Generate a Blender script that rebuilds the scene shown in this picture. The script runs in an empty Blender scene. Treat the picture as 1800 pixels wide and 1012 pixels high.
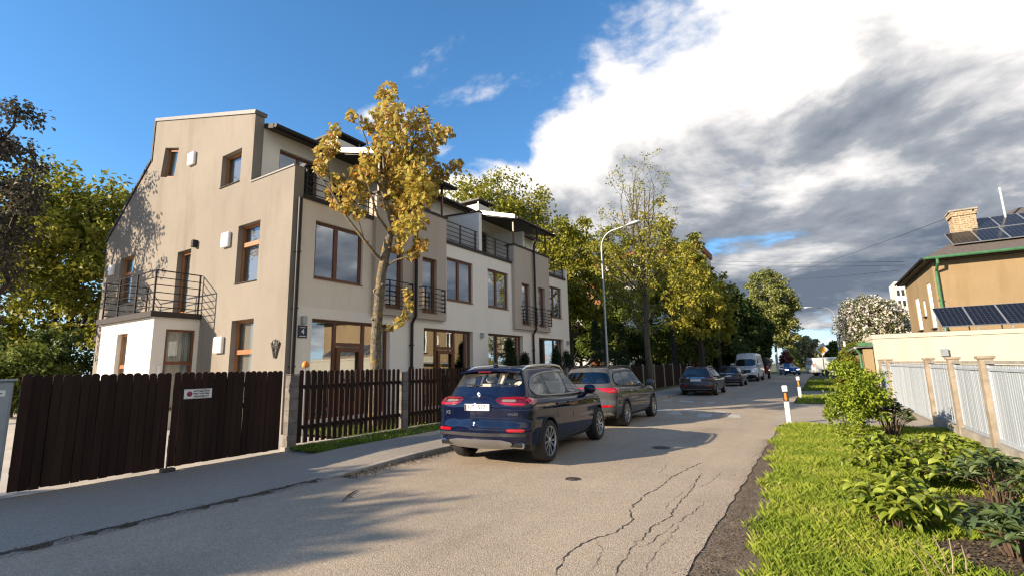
import bpy, bmesh, math, random
import numpy as np
from mathutils import Vector, Matrix, Quaternion
from mathutils.bvhtree import BVHTree
from mathutils.geometry import tessellate_polygon
R = math.radians
S = bpy.context.scene
COL = S.collection
random.seed(7)
# ------------------------------------------------------------------ camera
EYE = 1.62
FPX, YAW, PITCH, ROLL = 850.2, 31.937, 9.393, -1.29
_a, _b, _c = R(YAW), R(PITCH), R(ROLL)
FW = Vector((-math.sin(_a)*math.cos(_b), math.cos(_a)*math.cos(_b), math.sin(_b)))
_r = Vector((math.cos(_a), math.sin(_a), 0)); _u = _r.cross(FW)
RT = math.cos(_c)*_r + math.sin(_c)*_u
UP = -math.sin(_c)*_r + math.cos(_c)*_u
cam = bpy.data.cameras.new('camera'); cam_o = bpy.data.objects.new('camera', cam); COL.objects.link(cam_o)
mw = Matrix((RT, UP, -FW)).transposed().to_4x4(); mw.translation = (0, 0, EYE)
cam_o.matrix_world = mw
cam.sensor_fit = 'HORIZONTAL'; cam.sensor_width = 36; cam.lens = FPX/1800*36
cam.clip_start = .05; cam.clip_end = 5000
S.camera = cam_o
def ray(x, y): return (x-900)*RT - (y-506)*UP + FPX*FW
def onZ(x, y, z=0.0):
    d = ray(x, y); t = (z-EYE)/d.z; return Vector((d.x*t, d.y*t, z))
def onX(x, y, X):
    d = ray(x, y); t = X/d.x; return Vector((X, d.y*t, EYE+d.z*t))
def onY(x, y, Y):
    d = ray(x, y); t = Y/d.y; return Vector((d.x*t, Y, EYE+d.z*t))
# ------------------------------------------------------------------ sun and sky
SUN_AZ, SUN_EL = 35.0, 22.0          # the light travels towards +X/+Y
L = Vector((math.sin(R(SUN_AZ))*math.cos(R(SUN_EL)), math.cos(R(SUN_AZ))*math.cos(R(SUN_EL)), -math.sin(R(SUN_EL))))
sl = bpy.data.lights.new('sun', 'SUN'); sl.energy = 4.25; sl.angle = R(.55); sl.color = (1.0, .83, .62)
so = bpy.data.objects.new('sun', sl); COL.objects.link(so); so.rotation_mode = 'QUATERNION'
so.rotation_quaternion = L.to_track_quat('-Z', 'Y'); so.location = (-20, -30, 30)
W = bpy.data.worlds.new('World'); S.world = W; W.use_nodes = True
def world():
    nt = W.node_tree; N = nt.nodes; K = nt.links
    for n in list(N): N.remove(n)
    out = N.new('ShaderNodeOutputWorld'); bg = N.new('ShaderNodeBackground'); bg.inputs['Strength'].default_value = .15
    sky = N.new('ShaderNodeTexSky'); sky.sky_type = 'NISHITA'; sky.sun_disc = False
    sky.sun_elevation = R(SUN_EL); sky.sun_rotation = R(SUN_AZ+180); sky.air_density = 1.0; sky.dust_density = .0; sky.ozone_density = 6.0
    tc = N.new('ShaderNodeTexCoord')
    def vm(op, a, b=None):
        n = N.new('ShaderNodeVectorMath'); n.operation = op
        for i, q in enumerate((a, b)):
            if q is None: continue
            if hasattr(q, 'links'): K.new(q, n.inputs[i])
            else: n.inputs[i].default_value = q
        return n.outputs['Value'] if op in ('DOT_PRODUCT', 'LENGTH') else n.outputs['Vector']
    def ma(op, a, b=0.0, c=None, clamp=False):
        n = N.new('ShaderNodeMath'); n.operation = op; n.use_clamp = clamp
        for i, q in enumerate((a, b, c)):
            if q is None: continue
            if hasattr(q, 'links'): K.new(q, n.inputs[i])
            else: n.inputs[i].default_value = q
        return n.outputs[0]
    def mr(a, f0, f1, t0, t1):
        n = N.new('ShaderNodeMapRange'); n.interpolation_type = 'SMOOTHSTEP'
        K.new(a, n.inputs[0])
        for i, q in enumerate((f0, f1, t0, t1)): n.inputs[i+1].default_value = q
        return n.outputs[0]
    d = vm('NORMALIZE', tc.outputs['Generated'])
    sp = N.new('ShaderNodeSeparateXYZ'); K.new(d, sp.inputs[0])
    zc = ma('MAXIMUM', sp.outputs['Z'], .0)
    zz = ma('ADD', zc, .24)
    cb = N.new('ShaderNodeCombineXYZ'); K.new(ma('DIVIDE', sp.outputs['X'], zz), cb.inputs[0]); K.new(ma('DIVIDE', sp.outputs['Y'], zz), cb.inputs[1])
    def noise(v, sc, det, rough, dist=0.0, w=0.0):
        n = N.new('ShaderNodeTexNoise'); n.noise_dimensions = '3D'
        n.inputs['Scale'].default_value = sc; n.inputs['Detail'].default_value = det; n.inputs['Roughness'].default_value = rough; n.inputs['Distortion'].default_value = dist
        K.new(v, n.inputs['Vector']); return n.outputs['Fac']
    p = vm('ADD', cb.outputs[0], (CLO[0], CLO[1], CLO[2]))
    # where the cloud bank lies: thick towards the far end of the street and to its right, clearing to the left
    cover = vm('DOT_PRODUCT', d, Vector(CLDIR).normalized())
    cover = ma('ADD', cover, ma('MULTIPLY', ma('MAXIMUM', ma('SUBTRACT', sp.outputs['X'], .2), 0.0), .35))      # the bank climbs on to the right, extended out of view to brighten the facade
    cover = ma('ADD', cover, ma('MULTIPLY', ma('MAXIMUM', ma('MULTIPLY', sp.outputs['Y'], -1.0), 0.0), .62))     # unseen broken cloud added behind the camera to whiten the fill light
    cov = mr(cover, CLR[0], CLR[1], CLR[2], CLR[3])
    def dens(pp):
        n1 = noise(pp, 2.3, 12, .56, .2); n2 = noise(pp, .7, 3, .5, 0)
        return ma('ADD', ma('MULTIPLY', n1, 1.02), ma('MULTIPLY', n2, .30))
    dn = dens(p)
    hz = mr(sp.outputs['Z'], .03, .11, -.30, 0.0)          # a clear strip above the horizon
    dd = ma('ADD', ma('ADD', ma('SUBTRACT', dn, .12), cov), hz)
    fac = mr(dd, .60, .75, 0, 1)
    pl = vm('ADD', p, (L.x*-.22, L.y*-.22, 0))
    dl = dens(pl)
    thick = mr(dd, .66, 1.0, 0, 1)
    # thick parts are grey underneath, thin rims and the sides turned to the sun stay white
    lit = ma('SUBTRACT', ma('MULTIPLY', ma('SUBTRACT', dn, dl), 2.4), ma('MULTIPLY', thick, .46))
    low = mr(sp.outputs['Z'], .12, .46, -.46, .22)
    sh = ma('ADD', ma('ADD', lit, low), .83, clamp=True)
    ramp = N.new('ShaderNodeValToRGB'); K.new(sh, ramp.inputs[0])
    e = ramp.color_ramp.elements; e[0].position = 0; e[0].color = (.46, .57, .76, 1); e[1].position = 1; e[1].color = (3.7, 3.45, 3.15, 1)
    k = ramp.color_ramp.elements.new(.40); k.color = (1.10, 1.18, 1.32, 1)
    k = ramp.color_ramp.elements.new(.72); k.color = (2.85, 2.75, 2.68, 1)
    hs = N.new('ShaderNodeHueSaturation'); hs.inputs['Hue'].default_value = .493; hs.inputs['Saturation'].default_value = SKYSAT; hs.inputs['Value'].default_value = SKYVAL; K.new(sky.outputs[0], hs.inputs['Color'])
    mx = N.new('ShaderNodeMix'); mx.data_type = 'RGBA'; K.new(fac, mx.inputs['Factor'])
    hm = N.new('ShaderNodeMix'); hm.data_type = 'RGBA'; K.new(mr(sp.outputs['Z'], .0, .24, .80, 0), hm.inputs['Factor']); K.new(hs.outputs[0], hm.inputs['A']); hm.inputs['B'].default_value = (1.75, 2.3, 2.9, 1)
    K.new(hm.outputs['Result'], mx.inputs['A']); K.new(ramp.outputs[0], mx.inputs['B'])
    K.new(mx.outputs['Result'], bg.inputs['Color']); K.new(bg.outputs[0], out.inputs[0])
SKYSAT, SKYVAL = 1.06, .70
CLO = (5.2, .3, 1.7); CLDIR = (.257, .452, -.855); CLR = (-.40, .10, -.085, .33)
world()
S.view_settings.view_transform = 'Standard'; S.view_settings.look = 'None'; S.view_settings.exposure = 1.3; S.view_settings.gamma = 1
S.cycles.use_denoising = True; S.cycles.filter_width = 1.25
S.cycles.max_bounces = 8; S.cycles.transparent_max_bounces = 12; S.cycles.diffuse_bounces = 3
# ------------------------------------------------------------------ materials
MATS = {}
def nodes_of(name):
    m = bpy.data.materials.new(name); m.use_nodes = True; MATS[name] = m
    nt = m.node_tree; b = nt.nodes['Principled BSDF']
    return m, nt, b
def mixc(nt, fac, a, b, mode='MIX'):
    n = nt.nodes.new('ShaderNodeMix'); n.data_type = 'RGBA'; n.blend_type = mode
    for key, q in (('Factor', fac), ('A', a), ('B', b)):
        i = n.inputs[key]
        if hasattr(q, 'links'): nt.links.new(q, i)
        elif key == 'Factor': i.default_value = q
        else: i.default_value = (*q, 1) if len(q) == 3 else q
    return n.outputs['Result']
def noi(nt, vec, sc, det=4, rough=.55, dist=0):
    n = nt.nodes.new('ShaderNodeTexNoise'); n.inputs['Scale'].default_value = sc; n.inputs['Detail'].default_value = det
    n.inputs['Roughness'].default_value = rough; n.inputs['Distortion'].default_value = dist
    if vec is not None: nt.links.new(vec, n.inputs['Vector'])
    return n.outputs['Fac']
def rng(nt, v, a, b, c=0., d=1.):
    n = nt.nodes.new('ShaderNodeMapRange'); nt.links.new(v, n.inputs[0])
    for i, q in enumerate((a, b, c, d)): n.inputs[i+1].default_value = q
    return n.outputs[0]
def coords(nt, scale=(1, 1, 1), world=True):
    if world:
        g = nt.nodes.new('ShaderNodeNewGeometry').outputs['Position']
    else: g = nt.nodes.new('ShaderNodeTexCoord').outputs['Object']
    m = nt.nodes.new('ShaderNodeMapping'); m.inputs['Scale'].default_value = scale
    nt.links.new(g, m.inputs['Vector']); return m.outputs['Vector']
def bump(nt, b, h, st, dist=.02):
    n = nt.nodes.new('ShaderNodeBump'); n.inputs['Strength'].default_value = st; n.inputs['Distance'].default_value = dist
    nt.links.new(h, n.inputs['Height']); nt.links.new(n.outputs[0], b.inputs['Normal'])
def mat(name, col, rough=.7, var=.25, sc=3., bst=0., bsc=60., metal=0., spec=.5, coat=0., vec=(1, 1, 1), world=True, rnd=0., bd=.01, col2=None):
    m, nt, b = nodes_of(name)
    b.inputs['Roughness'].default_value = rough; b.inputs['Metallic'].default_value = metal
    b.inputs['Specular IOR Level'].default_value = spec; b.inputs['Coat Weight'].default_value = coat; b.inputs['Coat Roughness'].default_value = .03
    v = coords(nt, vec, world)
    f = rng(nt, noi(nt, v, sc, 6, .62), .28, .72)
    c2 = col2 if col2 else tuple(c*(1-var) for c in col)
    c1 = tuple(min(1, c*(1+var*.35)) for c in col) if not col2 else col
    o = mixc(nt, f, c2, c1)
    if rnd:
        oi = nt.nodes.new('ShaderNodeObjectInfo')
        rr = rng(nt, oi.outputs['Random'], 0, 1, 1-rnd, 1+rnd*.5)
        cc = nt.nodes.new('ShaderNodeCombineColor')
        for i in range(3): nt.links.new(rr, cc.inputs[i])
        o = mixc(nt, 1.0, o, cc.outputs[0], 'MULTIPLY')
    nt.links.new(o, b.inputs['Base Color'])
    if bst: bump(nt, b, noi(nt, coords(nt, (1, 1, 1), world), bsc, 3, .6), bst, bd)
    return m
def stucco(name, col, stain=.25, warm=(.9, .86, .78)):
    m, nt, b = nodes_of(name); b.inputs['Roughness'].default_value = .93; b.inputs['Specular IOR Level'].default_value = .2
    big = rng(nt, noi(nt, coords(nt, (.35, .35, .35)), 1.0, 5, .6), .3, .7)
    strk = rng(nt, noi(nt, coords(nt, (1.1, 1.1, .22)), 1.1, 7, .68), .50, .85)
    o = mixc(nt, big, tuple(c*(1-stain*.6) for c in col), col)
    o = mixc(nt, strk, o, tuple(c*(1-stain)*w for c, w in zip(col, warm)))
    fine = rng(nt, noi(nt, coords(nt), 55, 3, .7), .3, .7, .88, 1.06)
    cc = nt.nodes.new('ShaderNodeCombineColor')
    for i in range(3): nt.links.new(fine, cc.inputs[i])
    o = mixc(nt, 1., o, cc.outputs[0], 'MULTIPLY')
    nt.links.new(o, b.inputs['Base Color'])
    bump(nt, b, noi(nt, coords(nt), 130, 3, .7), .35, .006)
    return m
def glass(name, tint=(.02, .025, .03), refl=.10, boost=4.0, rough=.01, see=.85):
    """window glass: clear sheet that lets `see` of the light through and mirrors the rest more at grazing angles"""
    m, nt, b = nodes_of(name); nt.nodes.remove(b)
    out = nt.nodes['Material Output']
    tr = nt.nodes.new('ShaderNodeBsdfTransparent'); tr.inputs[0].default_value = (see, see*1.01, see, 1)
    gl = nt.nodes.new('ShaderNodeBsdfGlossy'); gl.inputs['Roughness'].default_value = rough; gl.inputs[0].default_value = (.92, .95, .97, 1)
    fr = nt.nodes.new('ShaderNodeLayerWeight'); pw = nt.nodes.new('ShaderNodeMath'); pw.operation = 'POWER'
    nt.links.new(fr.outputs['Facing'], pw.inputs[0]); pw.inputs[1].default_value = boost
    f = rng(nt, pw.outputs[0], 0, 1, refl, 1)
    if rough < .05:
        bp = nt.nodes.new('ShaderNodeBump'); bp.inputs['Strength'].default_value = .02; bp.inputs['Distance'].default_value = .02
        nt.links.new(noi(nt, coords(nt), 2.2, 1, .4), bp.inputs['Height']); nt.links.new(bp.outputs[0], gl.inputs['Normal'])
    mx = nt.nodes.new('ShaderNodeMixShader'); nt.links.new(f, mx.inputs[0]); nt.links.new(tr.outputs[0], mx.inputs[1]); nt.links.new(gl.outputs[0], mx.inputs[2])
    nt.links.new(mx.outputs[0], out.inputs[0]); return m
def leafmat(name, cols, trans=.35, rough=.55, spec=.25):
    """leaf colour varies from leaf to leaf with the mesh attribute 'rnd' (or the object's own random number)"""
    m, nt, b = nodes_of(name); b.inputs['Roughness'].default_value = rough; b.inputs['Specular IOR Level'].default_value = spec
    at = nt.nodes.new('ShaderNodeAttribute'); at.attribute_name = 'rnd'
    oi = nt.nodes.new('ShaderNodeObjectInfo')
    add = nt.nodes.new('ShaderNodeMath'); add.operation = 'ADD'; nt.links.new(at.outputs['Fac'], add.inputs[0])
    mu = nt.nodes.new('ShaderNodeMath'); mu.operation = 'MULTIPLY'; nt.links.new(oi.outputs['Random'], mu.inputs[0]); mu.inputs[1].default_value = .18
    nt.links.new(mu.outputs[0], add.inputs[1])
    rp = nt.nodes.new('ShaderNodeValToRGB'); nt.links.new(add.outputs[0], rp.inputs[0])
    el = rp.color_ramp.elements
    while len(el) < len(cols): el.new(.5)
    for i, c in enumerate(cols): el[i].position = i/(len(cols)-1); el[i].color = (*c, 1)
    nt.links.new(rp.outputs[0], b.inputs['Base Color'])
    tl = nt.nodes.new('ShaderNodeBsdfTranslucent'); nt.links.new(rp.outputs[0], tl.inputs[0])
    mx = nt.nodes.new('ShaderNodeMixShader'); mx.inputs[0].default_value = trans
    nt.links.new(b.outputs[0], mx.inputs[1]); nt.links.new(tl.outputs[0], mx.inputs[2])
    nt.links.new(mx.outputs[0], nt.nodes['Material Output'].inputs[0]); return m
# ------------------------------------------------------------------ mesh helpers
def put(o, parent=None):
    COL.objects.link(o)
    if parent is not None:
        o.parent = parent
        if parent.type == 'EMPTY' and parent.get('_w', 0): o.matrix_parent_inverse = Matrix.Translation(-parent.location)
    return o
def tag(o, label=None, cat=None, group=None, kind=None):
    if label: o['label'] = label
    if cat: o['category'] = cat
    if group: o['group'] = group
    if kind: o['kind'] = kind
    return o
def thing(name, loc, label, cat, group=None, world=True):
    o = bpy.data.objects.new(name, None); o.location = loc; o.empty_display_size = .2; COL.objects.link(o)
    if world: o['_w'] = 1
    return tag(o, label, cat, group)
class MB:
    def __init__(s): s.v = []; s.f = []
    def add(s, vs, fs):
        n = len(s.v); s.v += [tuple(v) for v in vs]; s.f += [tuple(i+n for i in f) for f in fs]; return s
    def box(s, x0, x1, y0, y1, z0, z1, M=None):
        vs = [Vector((x, y, z)) for z in (z0, z1) for y in (y0, y1) for x in (x0, x1)]
        if M is not None: vs = [M @ v for v in vs]
        return s.add(vs, [(0, 2, 3, 1), (4, 5, 7, 6), (0, 1, 5, 4), (2, 6, 7, 3), (0, 4, 6, 2), (1, 3, 7, 5)])
    def cbox(s, x0, x1, y0, y1, z0, z1, c=.01, M=None):
        """box with chamfered edges"""
        vs = []; fs = []
        def corner(sx, sy, sz):
            X = x1 if sx else x0; Y = y1 if sy else y0; Z = z1 if sz else z0
            dx = -c if sx else c; dy = -c if sy else c; dz = -c if sz else c
            i = len(vs); vs.extend([Vector((X, Y+dy, Z+dz)), Vector((X+dx, Y, Z+dz)), Vector((X+dx, Y+dy, Z))]); return i
        C = {(a, b, d): corner(a, b, d) for a in (0, 1) for b in (0, 1) for d in (0, 1)}
        for a in (0, 1):
            q = [C[a, 0, 0], C[a, 1, 0], C[a, 1, 1], C[a, 0, 1]]; fs.append(q if a else q[::-1])
            q = [C[0, a, 0]+1, C[0, a, 1]+1, C[1, a, 1]+1, C[1, a, 0]+1]; fs.append(q if a else q[::-1])
            q = [C[0, 0, a]+2, C[1, 0, a]+2, C[1, 1, a]+2, C[0, 1, a]+2]; fs.append(q if a else q[::-1])
        for a in (0, 1):
            for b in (0, 1):
                fs.append([C[a, b, 0], C[a, b, 1], C[a, b, 1]+1, C[a, b, 0]+1])
                fs.append([C[a, 0, b], C[a, 1, b], C[a, 1, b]+2, C[a, 0, b]+2])
                fs.append([C[0, a, b]+1, C[1, a, b]+1, C[1, a, b]+2, C[0, a, b]+2])
                for d in (0, 1): fs.append([C[a, b, d], C[a, b, d]+1, C[a, b, d]+2])
        if M is not None: vs = [M @ v for v in vs]
        return s.add(vs, fs)
    def tube(s, pts, r, n=8, caps=True):
        pts = [Vector(p) for p in pts]; k = len(pts)
        rs = r if isinstance(r, (list, tuple)) else [r]*k
        vs = []; fs = []
        t = (pts[1]-pts[0]).normalized(); a = t.orthogonal().normalized()
        for i, p in enumerate(pts):
            t2 = (pts[min(i+1, k-1)]-pts[max(i-1, 0)])
            t2 = t2.normalized() if t2.length > 1e-9 else t
            a = (a - t2*a.dot(t2)); a = a.normalized() if a.length > 1e-6 else t2.orthogonal().normalized(); b = t2.cross(a); t = t2
            for j in range(n):
                q = 2*math.pi*j/n; vs.append(p + rs[i]*(math.cos(q)*a+math.sin(q)*b))
        for i in range(k-1):
            for j in range(n): fs.append((i*n+j, i*n+(j+1) % n, (i+1)*n+(j+1) % n, (i+1)*n+j))
        if caps: fs.append(tuple(range(n))[::-1]); fs.append(tuple((k-1)*n+j for j in range(n)))
        return s.add(vs, fs)
    def prism(s, poly, axis, a, b):
        """poly: 2-D outline; axis 0: (y,z) along x, 1: (x,z) along y, 2: (x,y) along z"""
        n = len(poly)
        def m(p, t): return ((t, p[0], p[1]), (p[0], t, p[1]), (p[0], p[1], t))[axis]
        vs = [m(p, a) for p in poly]+[m(p, b) for p in poly]
        fs = [tuple(range(n))[::-1], tuple(range(n, 2*n))]+[(i, (i+1) % n, n+(i+1) % n, n+i) for i in range(n)]
        return s.add(vs, fs)
    def lathe(s, prof, n=20, M=None, closed=False):
        """prof: (radius, height) pairs turned round z"""
        k = len(prof); vs = []
        for (r, h) in prof:
            for j in range(n):
                q = 2*math.pi*j/n; vs.append(Vector((r*math.cos(q), r*math.sin(q), h)))
        fs = [(i*n+j, i*n+(j+1) % n, (i+1)*n+(j+1) % n, (i+1)*n+j) for i in range(k-1) for j in range(n)]
        if closed: fs += [((k-1)*n+j, (k-1)*n+(j+1) % n, (j+1) % n, j) for j in range(n)]
        else: fs += [tuple(range(n))[::-1], tuple((k-1)*n+j for j in range(n))]
        if M is not None: vs = [M @ v for v in vs]
        return s.add(vs, fs)
    def mesh(s, name, m, smooth=False):
        me = bpy.data.meshes.new(name); me.from_pydata(s.v, [], s.f); me.validate()
        bm = bmesh.new(); bm.from_mesh(me); bmesh.ops.recalc_face_normals(bm, faces=bm.faces); bm.to_mesh(me); bm.free()
        me.materials.append(MATS[m] if isinstance(m, str) else m)
        if smooth: me.polygons.foreach_set('use_smooth', [True]*len(me.polygons)); me.set_sharp_from_angle(angle=R(40))
        return me
    def build(s, name, m, parent=None, smooth=False):
        return put(bpy.data.objects.new(name, s.mesh(name, m, smooth)), parent)
def inst(name, me, loc, parent=None, rot=None, scale=None):
    o = bpy.data.objects.new(name, me); o.location = loc
    if rot is not None: o.rotation_euler = rot
    if scale is not None: o.scale = scale
    return put(o, parent)
def wall(outer, holes, axis, front, depth, back=None):
    """a wall sheet at coordinate `front` with openings whose reveals go `depth` inwards; outer/holes are 2-D loops"""
    mb = MB()
    loops = [[Vector((p[0], p[1], 0)) for p in lp] for lp in [outer]+holes]
    tris = tessellate_polygon(loops)
    flat = [p for lp in loops for p in lp]
    def m(p, t): return ((t, p[0], p[1]), (p[0], t, p[1]))[axis]
    mb.add([m(p, front) for p in flat], [t for t in tris])
    for lp in holes:
        n = len(lp); mb.add([m(p, front) for p in lp]+[m(p, front+depth) for p in lp], [(i, (i+1) % n, n+(i+1) % n, n+i) for i in range(n)])
    if back is not None:
        n = len(outer); mb.add([m(p, front) for p in outer]+[m(p, back) for p in outer], [(i, (i+1) % n, n+(i+1) % n, n+i) for i in range(n)]+[tuple(range(n, 2*n))])
    return mb
def fastmesh(name, V, F, m, rnd=None, smooth=False):
    """numpy arrays to a mesh; F is (n,3) or (n,4)"""
    me = bpy.data.meshes.new(name); nv, nf, k = len(V), len(F), F.shape[1]
    me.vertices.add(nv); me.vertices.foreach_set('co', V.astype(np.float32).ravel())
    me.loops.add(nf*k); me.loops.foreach_set('vertex_index', F.astype(np.int32).ravel())
    me.polygons.add(nf); me.polygons.foreach_set('loop_start', np.arange(0, nf*k, k, dtype=np.int32))
    if rnd is not None:
        at = me.attributes.new('rnd', 'FLOAT', 'FACE'); at.data.foreach_set('value', rnd.astype(np.float32))
    if smooth: me.polygons.foreach_set('use_smooth', np.ones(nf, dtype=bool))
    me.update(calc_edges=True); me.materials.append(MATS[m] if isinstance(m, str) else m); return me
# ------------------------------------------------------------------ the materials of the place
def asphalt(name, col, streak=.30, stones=1.0):
    m, nt, b = nodes_of(name); b.inputs['Roughness'].default_value = .88; b.inputs['Specular IOR Level'].default_value = .3
    tr = rng(nt, noi(nt, coords(nt, (1.1, .05, 1)), 1.0, 4, .6), .35, .7)
    bl = rng(nt, noi(nt, coords(nt), .55, 6, .65), .3, .7)
    o = mixc(nt, tr, tuple(c*(1-streak) for c in col), col)
    o = mixc(nt, bl, o, tuple(c*1.10 for c in col))
    vo = nt.nodes.new('ShaderNodeTexVoronoi'); vo.inputs['Scale'].default_value = 85; nt.links.new(coords(nt), vo.inputs['Vector'])
    sp = rng(nt, vo.outputs['Distance'], .1, .75, 1.16, .74)
    vc = nt.nodes.new('ShaderNodeSeparateColor'); nt.links.new(vo.outputs['Color'], vc.inputs[0])
    sp2 = rng(nt, vc.outputs[0], 0, 1, .72, 1.25)
    mu = nt.nodes.new('ShaderNodeMath'); mu.operation = 'MULTIPLY'; nt.links.new(sp, mu.inputs[0]); nt.links.new(sp2, mu.inputs[1])
    cc = nt.nodes.new('ShaderNodeCombineColor')
    for i in range(3): nt.links.new(mu.outputs[0], cc.inputs[i])
    o = mixc(nt, .85*stones, o, mixc(nt, 1., o, cc.outputs[0], 'MULTIPLY'))
    nt.links.new(o, b.inputs['Base Color'])
    ad = nt.nodes.new('ShaderNodeMath'); ad.operation = 'ADD'; nt.links.new(rng(nt, vo.outputs['Distance'], 0, .8, 1, 0), ad.inputs[0]); nt.links.new(noi(nt, coords(nt), 30, 4, .7), ad.inputs[1])
    bump(nt, b, ad.outputs[0], .5, .006); return m
asphalt('asphalt', (.40, .325, .24))
asphalt('pavement_asphalt', (.30, .265, .22), .10, .8)
asphalt('drive_asphalt', (.36, .31, .24), .10, .8)
mat('concrete', (.36, .32, .265), .9, .4, 2.2, .5, 60)
mat('kerb_concrete', (.34, .30, .25), .9, .45, 3.5, .6, 50, rnd=.22)
mat('paving', (.52, .46, .38), .9, .25, 1.5, .3, 40)
mat('soil', (.105, .078, .055), 1., .5, 6, 1., 40, bd=.04)
mat('shoulder_soil', (.20, .155, .115), 1., .5, 5, 1., 55, bd=.03)
mat('turf_ground', (.10, .13, .028), 1., .5, 3, 1., 60, bd=.03, col2=(.085, .075, .030))
mat('far_ground', (.09, .10, .045), 1., .4, .5)
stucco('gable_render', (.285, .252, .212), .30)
stucco('bay_white', (.74, .71, .65), .06)
stucco('white_render', (.88, .82, .73), .08, (.97, .95, .9))
stucco('corner_render', (.84, .755, .64), .14)
stucco('grey_render', (.52, .445, .37), .12)
stucco('tan_render', (.345, .25, .14), .34, (.95, .9, .8))
stucco('cream_render', (.52, .48, .39), .06)
mat('dark_metal', (.028, .023, .022), .5, .2, 5, metal=.0, spec=.25)
mat('dark_cap', (.045, .037, .034), .6, .25, 4, spec=.25)
mat('cap_grey', (.16, .15, .14), .5, .3, 6)
mat('flashing', (.55, .50, .45), .4, .2, 5, metal=.3)
mat('wood_frame', (.17, .062, .026), .42, .35, 9, vec=(1, 1, .2), spec=.5)
mat('wood_light', (.36, .145, .05), .42, .3, 9, vec=(1, 1, .2))
mat('curtain', (.66, .67, .63), .9, .2, 5, vec=(8, 8, .2))
mat('blind', (.36, .375, .39), .8, .1, 2)
mat('room_dark', (.03, .028, .027), .9, .5, 1.2)  # near-black room, the gloom of an unlit interior put into its colour
mat('room_white', (.75, .72, .66), .9, .1, 1.0)
glass('pane_glass', refl=.07, boost=4., see=.88)
glass('pane_mirror', refl=.36, boost=3., see=.74)
mat('white_plastic', (.80, .79, .77), .45, .06, 3)
mat('fence_wood', (.036, .019, .014), .75, .4, 6, .4, 90, vec=(1, 1, .12), rnd=.35, spec=.15)
mat('fence_rail', (.018, .010, .008), .75, .4, 6)
mat('block', (.20, .175, .15), .92, .4, 8, .6, 60, rnd=.2)
mat('steel_grey', (.30, .335, .36), .45, .18, 5, metal=.3)
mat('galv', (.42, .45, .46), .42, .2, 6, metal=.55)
mat('galv_lit', (.60, .62, .62), .4, .15, 6, metal=.3)  # paler copy of galv with sunlight put into its colour
mat('paint_white', (.78, .77, .74), .5, .12, 6)
mat('paint_black', (.02, .02, .022), .5, .2, 6)
mat('print_dark', (.045, .035, .05), .6, .1, 6)
mat('print_red', (.45, .03, .06), .5, .1, 6)
mat('sign_navy', (.018, .03, .06), .4, .1, 6)
mat('orange_paint', (.75, .24, .02), .45, .2, 5)
mat('yellow_paint', (.80, .42, .02), .4, .1, 5)
mat('green_paint', (.055, .17, .075), .5, .35, 5)
mat('road_paint', (.50, .47, .42), .8, .55, 9, .3, 60)
mat('crack_fill', (.038, .030, .024), 1., .3, 8)
mat('iron', (.055, .045, .038), .6, .4, 20, .5, 80)
mat('twig_bark', (.10, .062, .038), .9, .4, 30)
mat('twig_pale', (.42, .33, .22), .9, .3, 30)
# ------------------------------------------------------------------ ground, road, pavement
def sheet(name, pts, z, m, kind='structure', parent=None, nz=None):
    mb = MB(); mb.add([(x, y, z if nz is None else nz(x, y)) for x, y in pts], [tuple(range(len(pts)))])
    o = mb.build(name, m, parent)
    if kind: o['kind'] = kind
    return o
sheet('ground', [(-700, -200), (700, -200), (700, 900), (-700, 900)], -.06, 'far_ground')
XL, XR = -6.56, -1.06
rr = random.Random(3)
def ragged(x, y0, y1, step, amp):
    out = []; y = y0
    while y < y1: out.append((x+rr.uniform(-amp, amp), y)); y += step*rr.uniform(.6, 1.3)
    return out+[(x, y1)]
edgeR = ragged(XR, -14, 14.4, .3, .028)
road = MB()
poly = [(XL, -14)]+edgeR+[(XR+.02, 60), (XR+.6, 72), (30, 74), (30, 79.5), (-6, 79.5), (-40, 74), (-40, 69), (XL-2, 69), (XL, 62)]
tri = tessellate_polygon([[Vector((x, y, 0)) for x, y in poly]])
road.add([(x, y, 0) for x, y in poly], tri)
road_o = road.build('road', 'asphalt'); road_o['kind'] = 'structure'
# right-hand shoulder of bare soil, verge, drives
sheet('soil_shoulder', [(-1.25, -14), (-.40, -14), (-.1, 3), (-.1, 6.5), (-.3, 9.5), (-.6, 13.5), (-1.3, 13.5)], -.010, 'shoulder_soil')
vedge = [(np.interp(y, [-14, 3, 6.5, 9.5, 12, 14.9], [-.44, -.58, -.70, -.82, -.95, -1.02])+.06*math.sin(y*3.1)+.05*math.sin(y*9.7)+rr.uniform(-.05, .05), y) for y in np.arange(-2, 14.9, .09)]
vp = [(3.2, -14), (3.0, 15.1), (-1.0, 14.9)]+[(float(a), float(b)) for a, b in reversed(vedge)]+[(-.4, -14)]
_t = tessellate_polygon([[Vector((x, y, 0)) for x, y in vp]]); vg = MB().add([(x, y, -.004) for x, y in vp], _t).build('grass_verge', 'turf_ground'); vg['kind'] = 'structure'
sheet('gate_drive', [(-1.3, 14.75), (2.6, 15.0), (2.6, 23.2), (-1.3, 22.6)], .006, 'drive_asphalt')
sheet('grass_island', [(-.95, 22.4), (2.4, 22.6), (2.4, 27.3), (-.9, 26.6)], .012, 'turf_ground')
sheet('shed_drive', [(-1.25, 26.4), (3.2, 27.0), (3.2, 33.2), (-1.25, 32.2)], .006, 'drive_asphalt')
sheet('far_verge', [(-1.0, 32.2), (4.5, 32.8), (4.5, 60), (-.9, 60)], .012, 'turf_ground')
sheet('far_lawn', [(-60, 79.4), (60, 79.4), (60, 140), (-60, 140)], .02, 'turf_ground')
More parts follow.
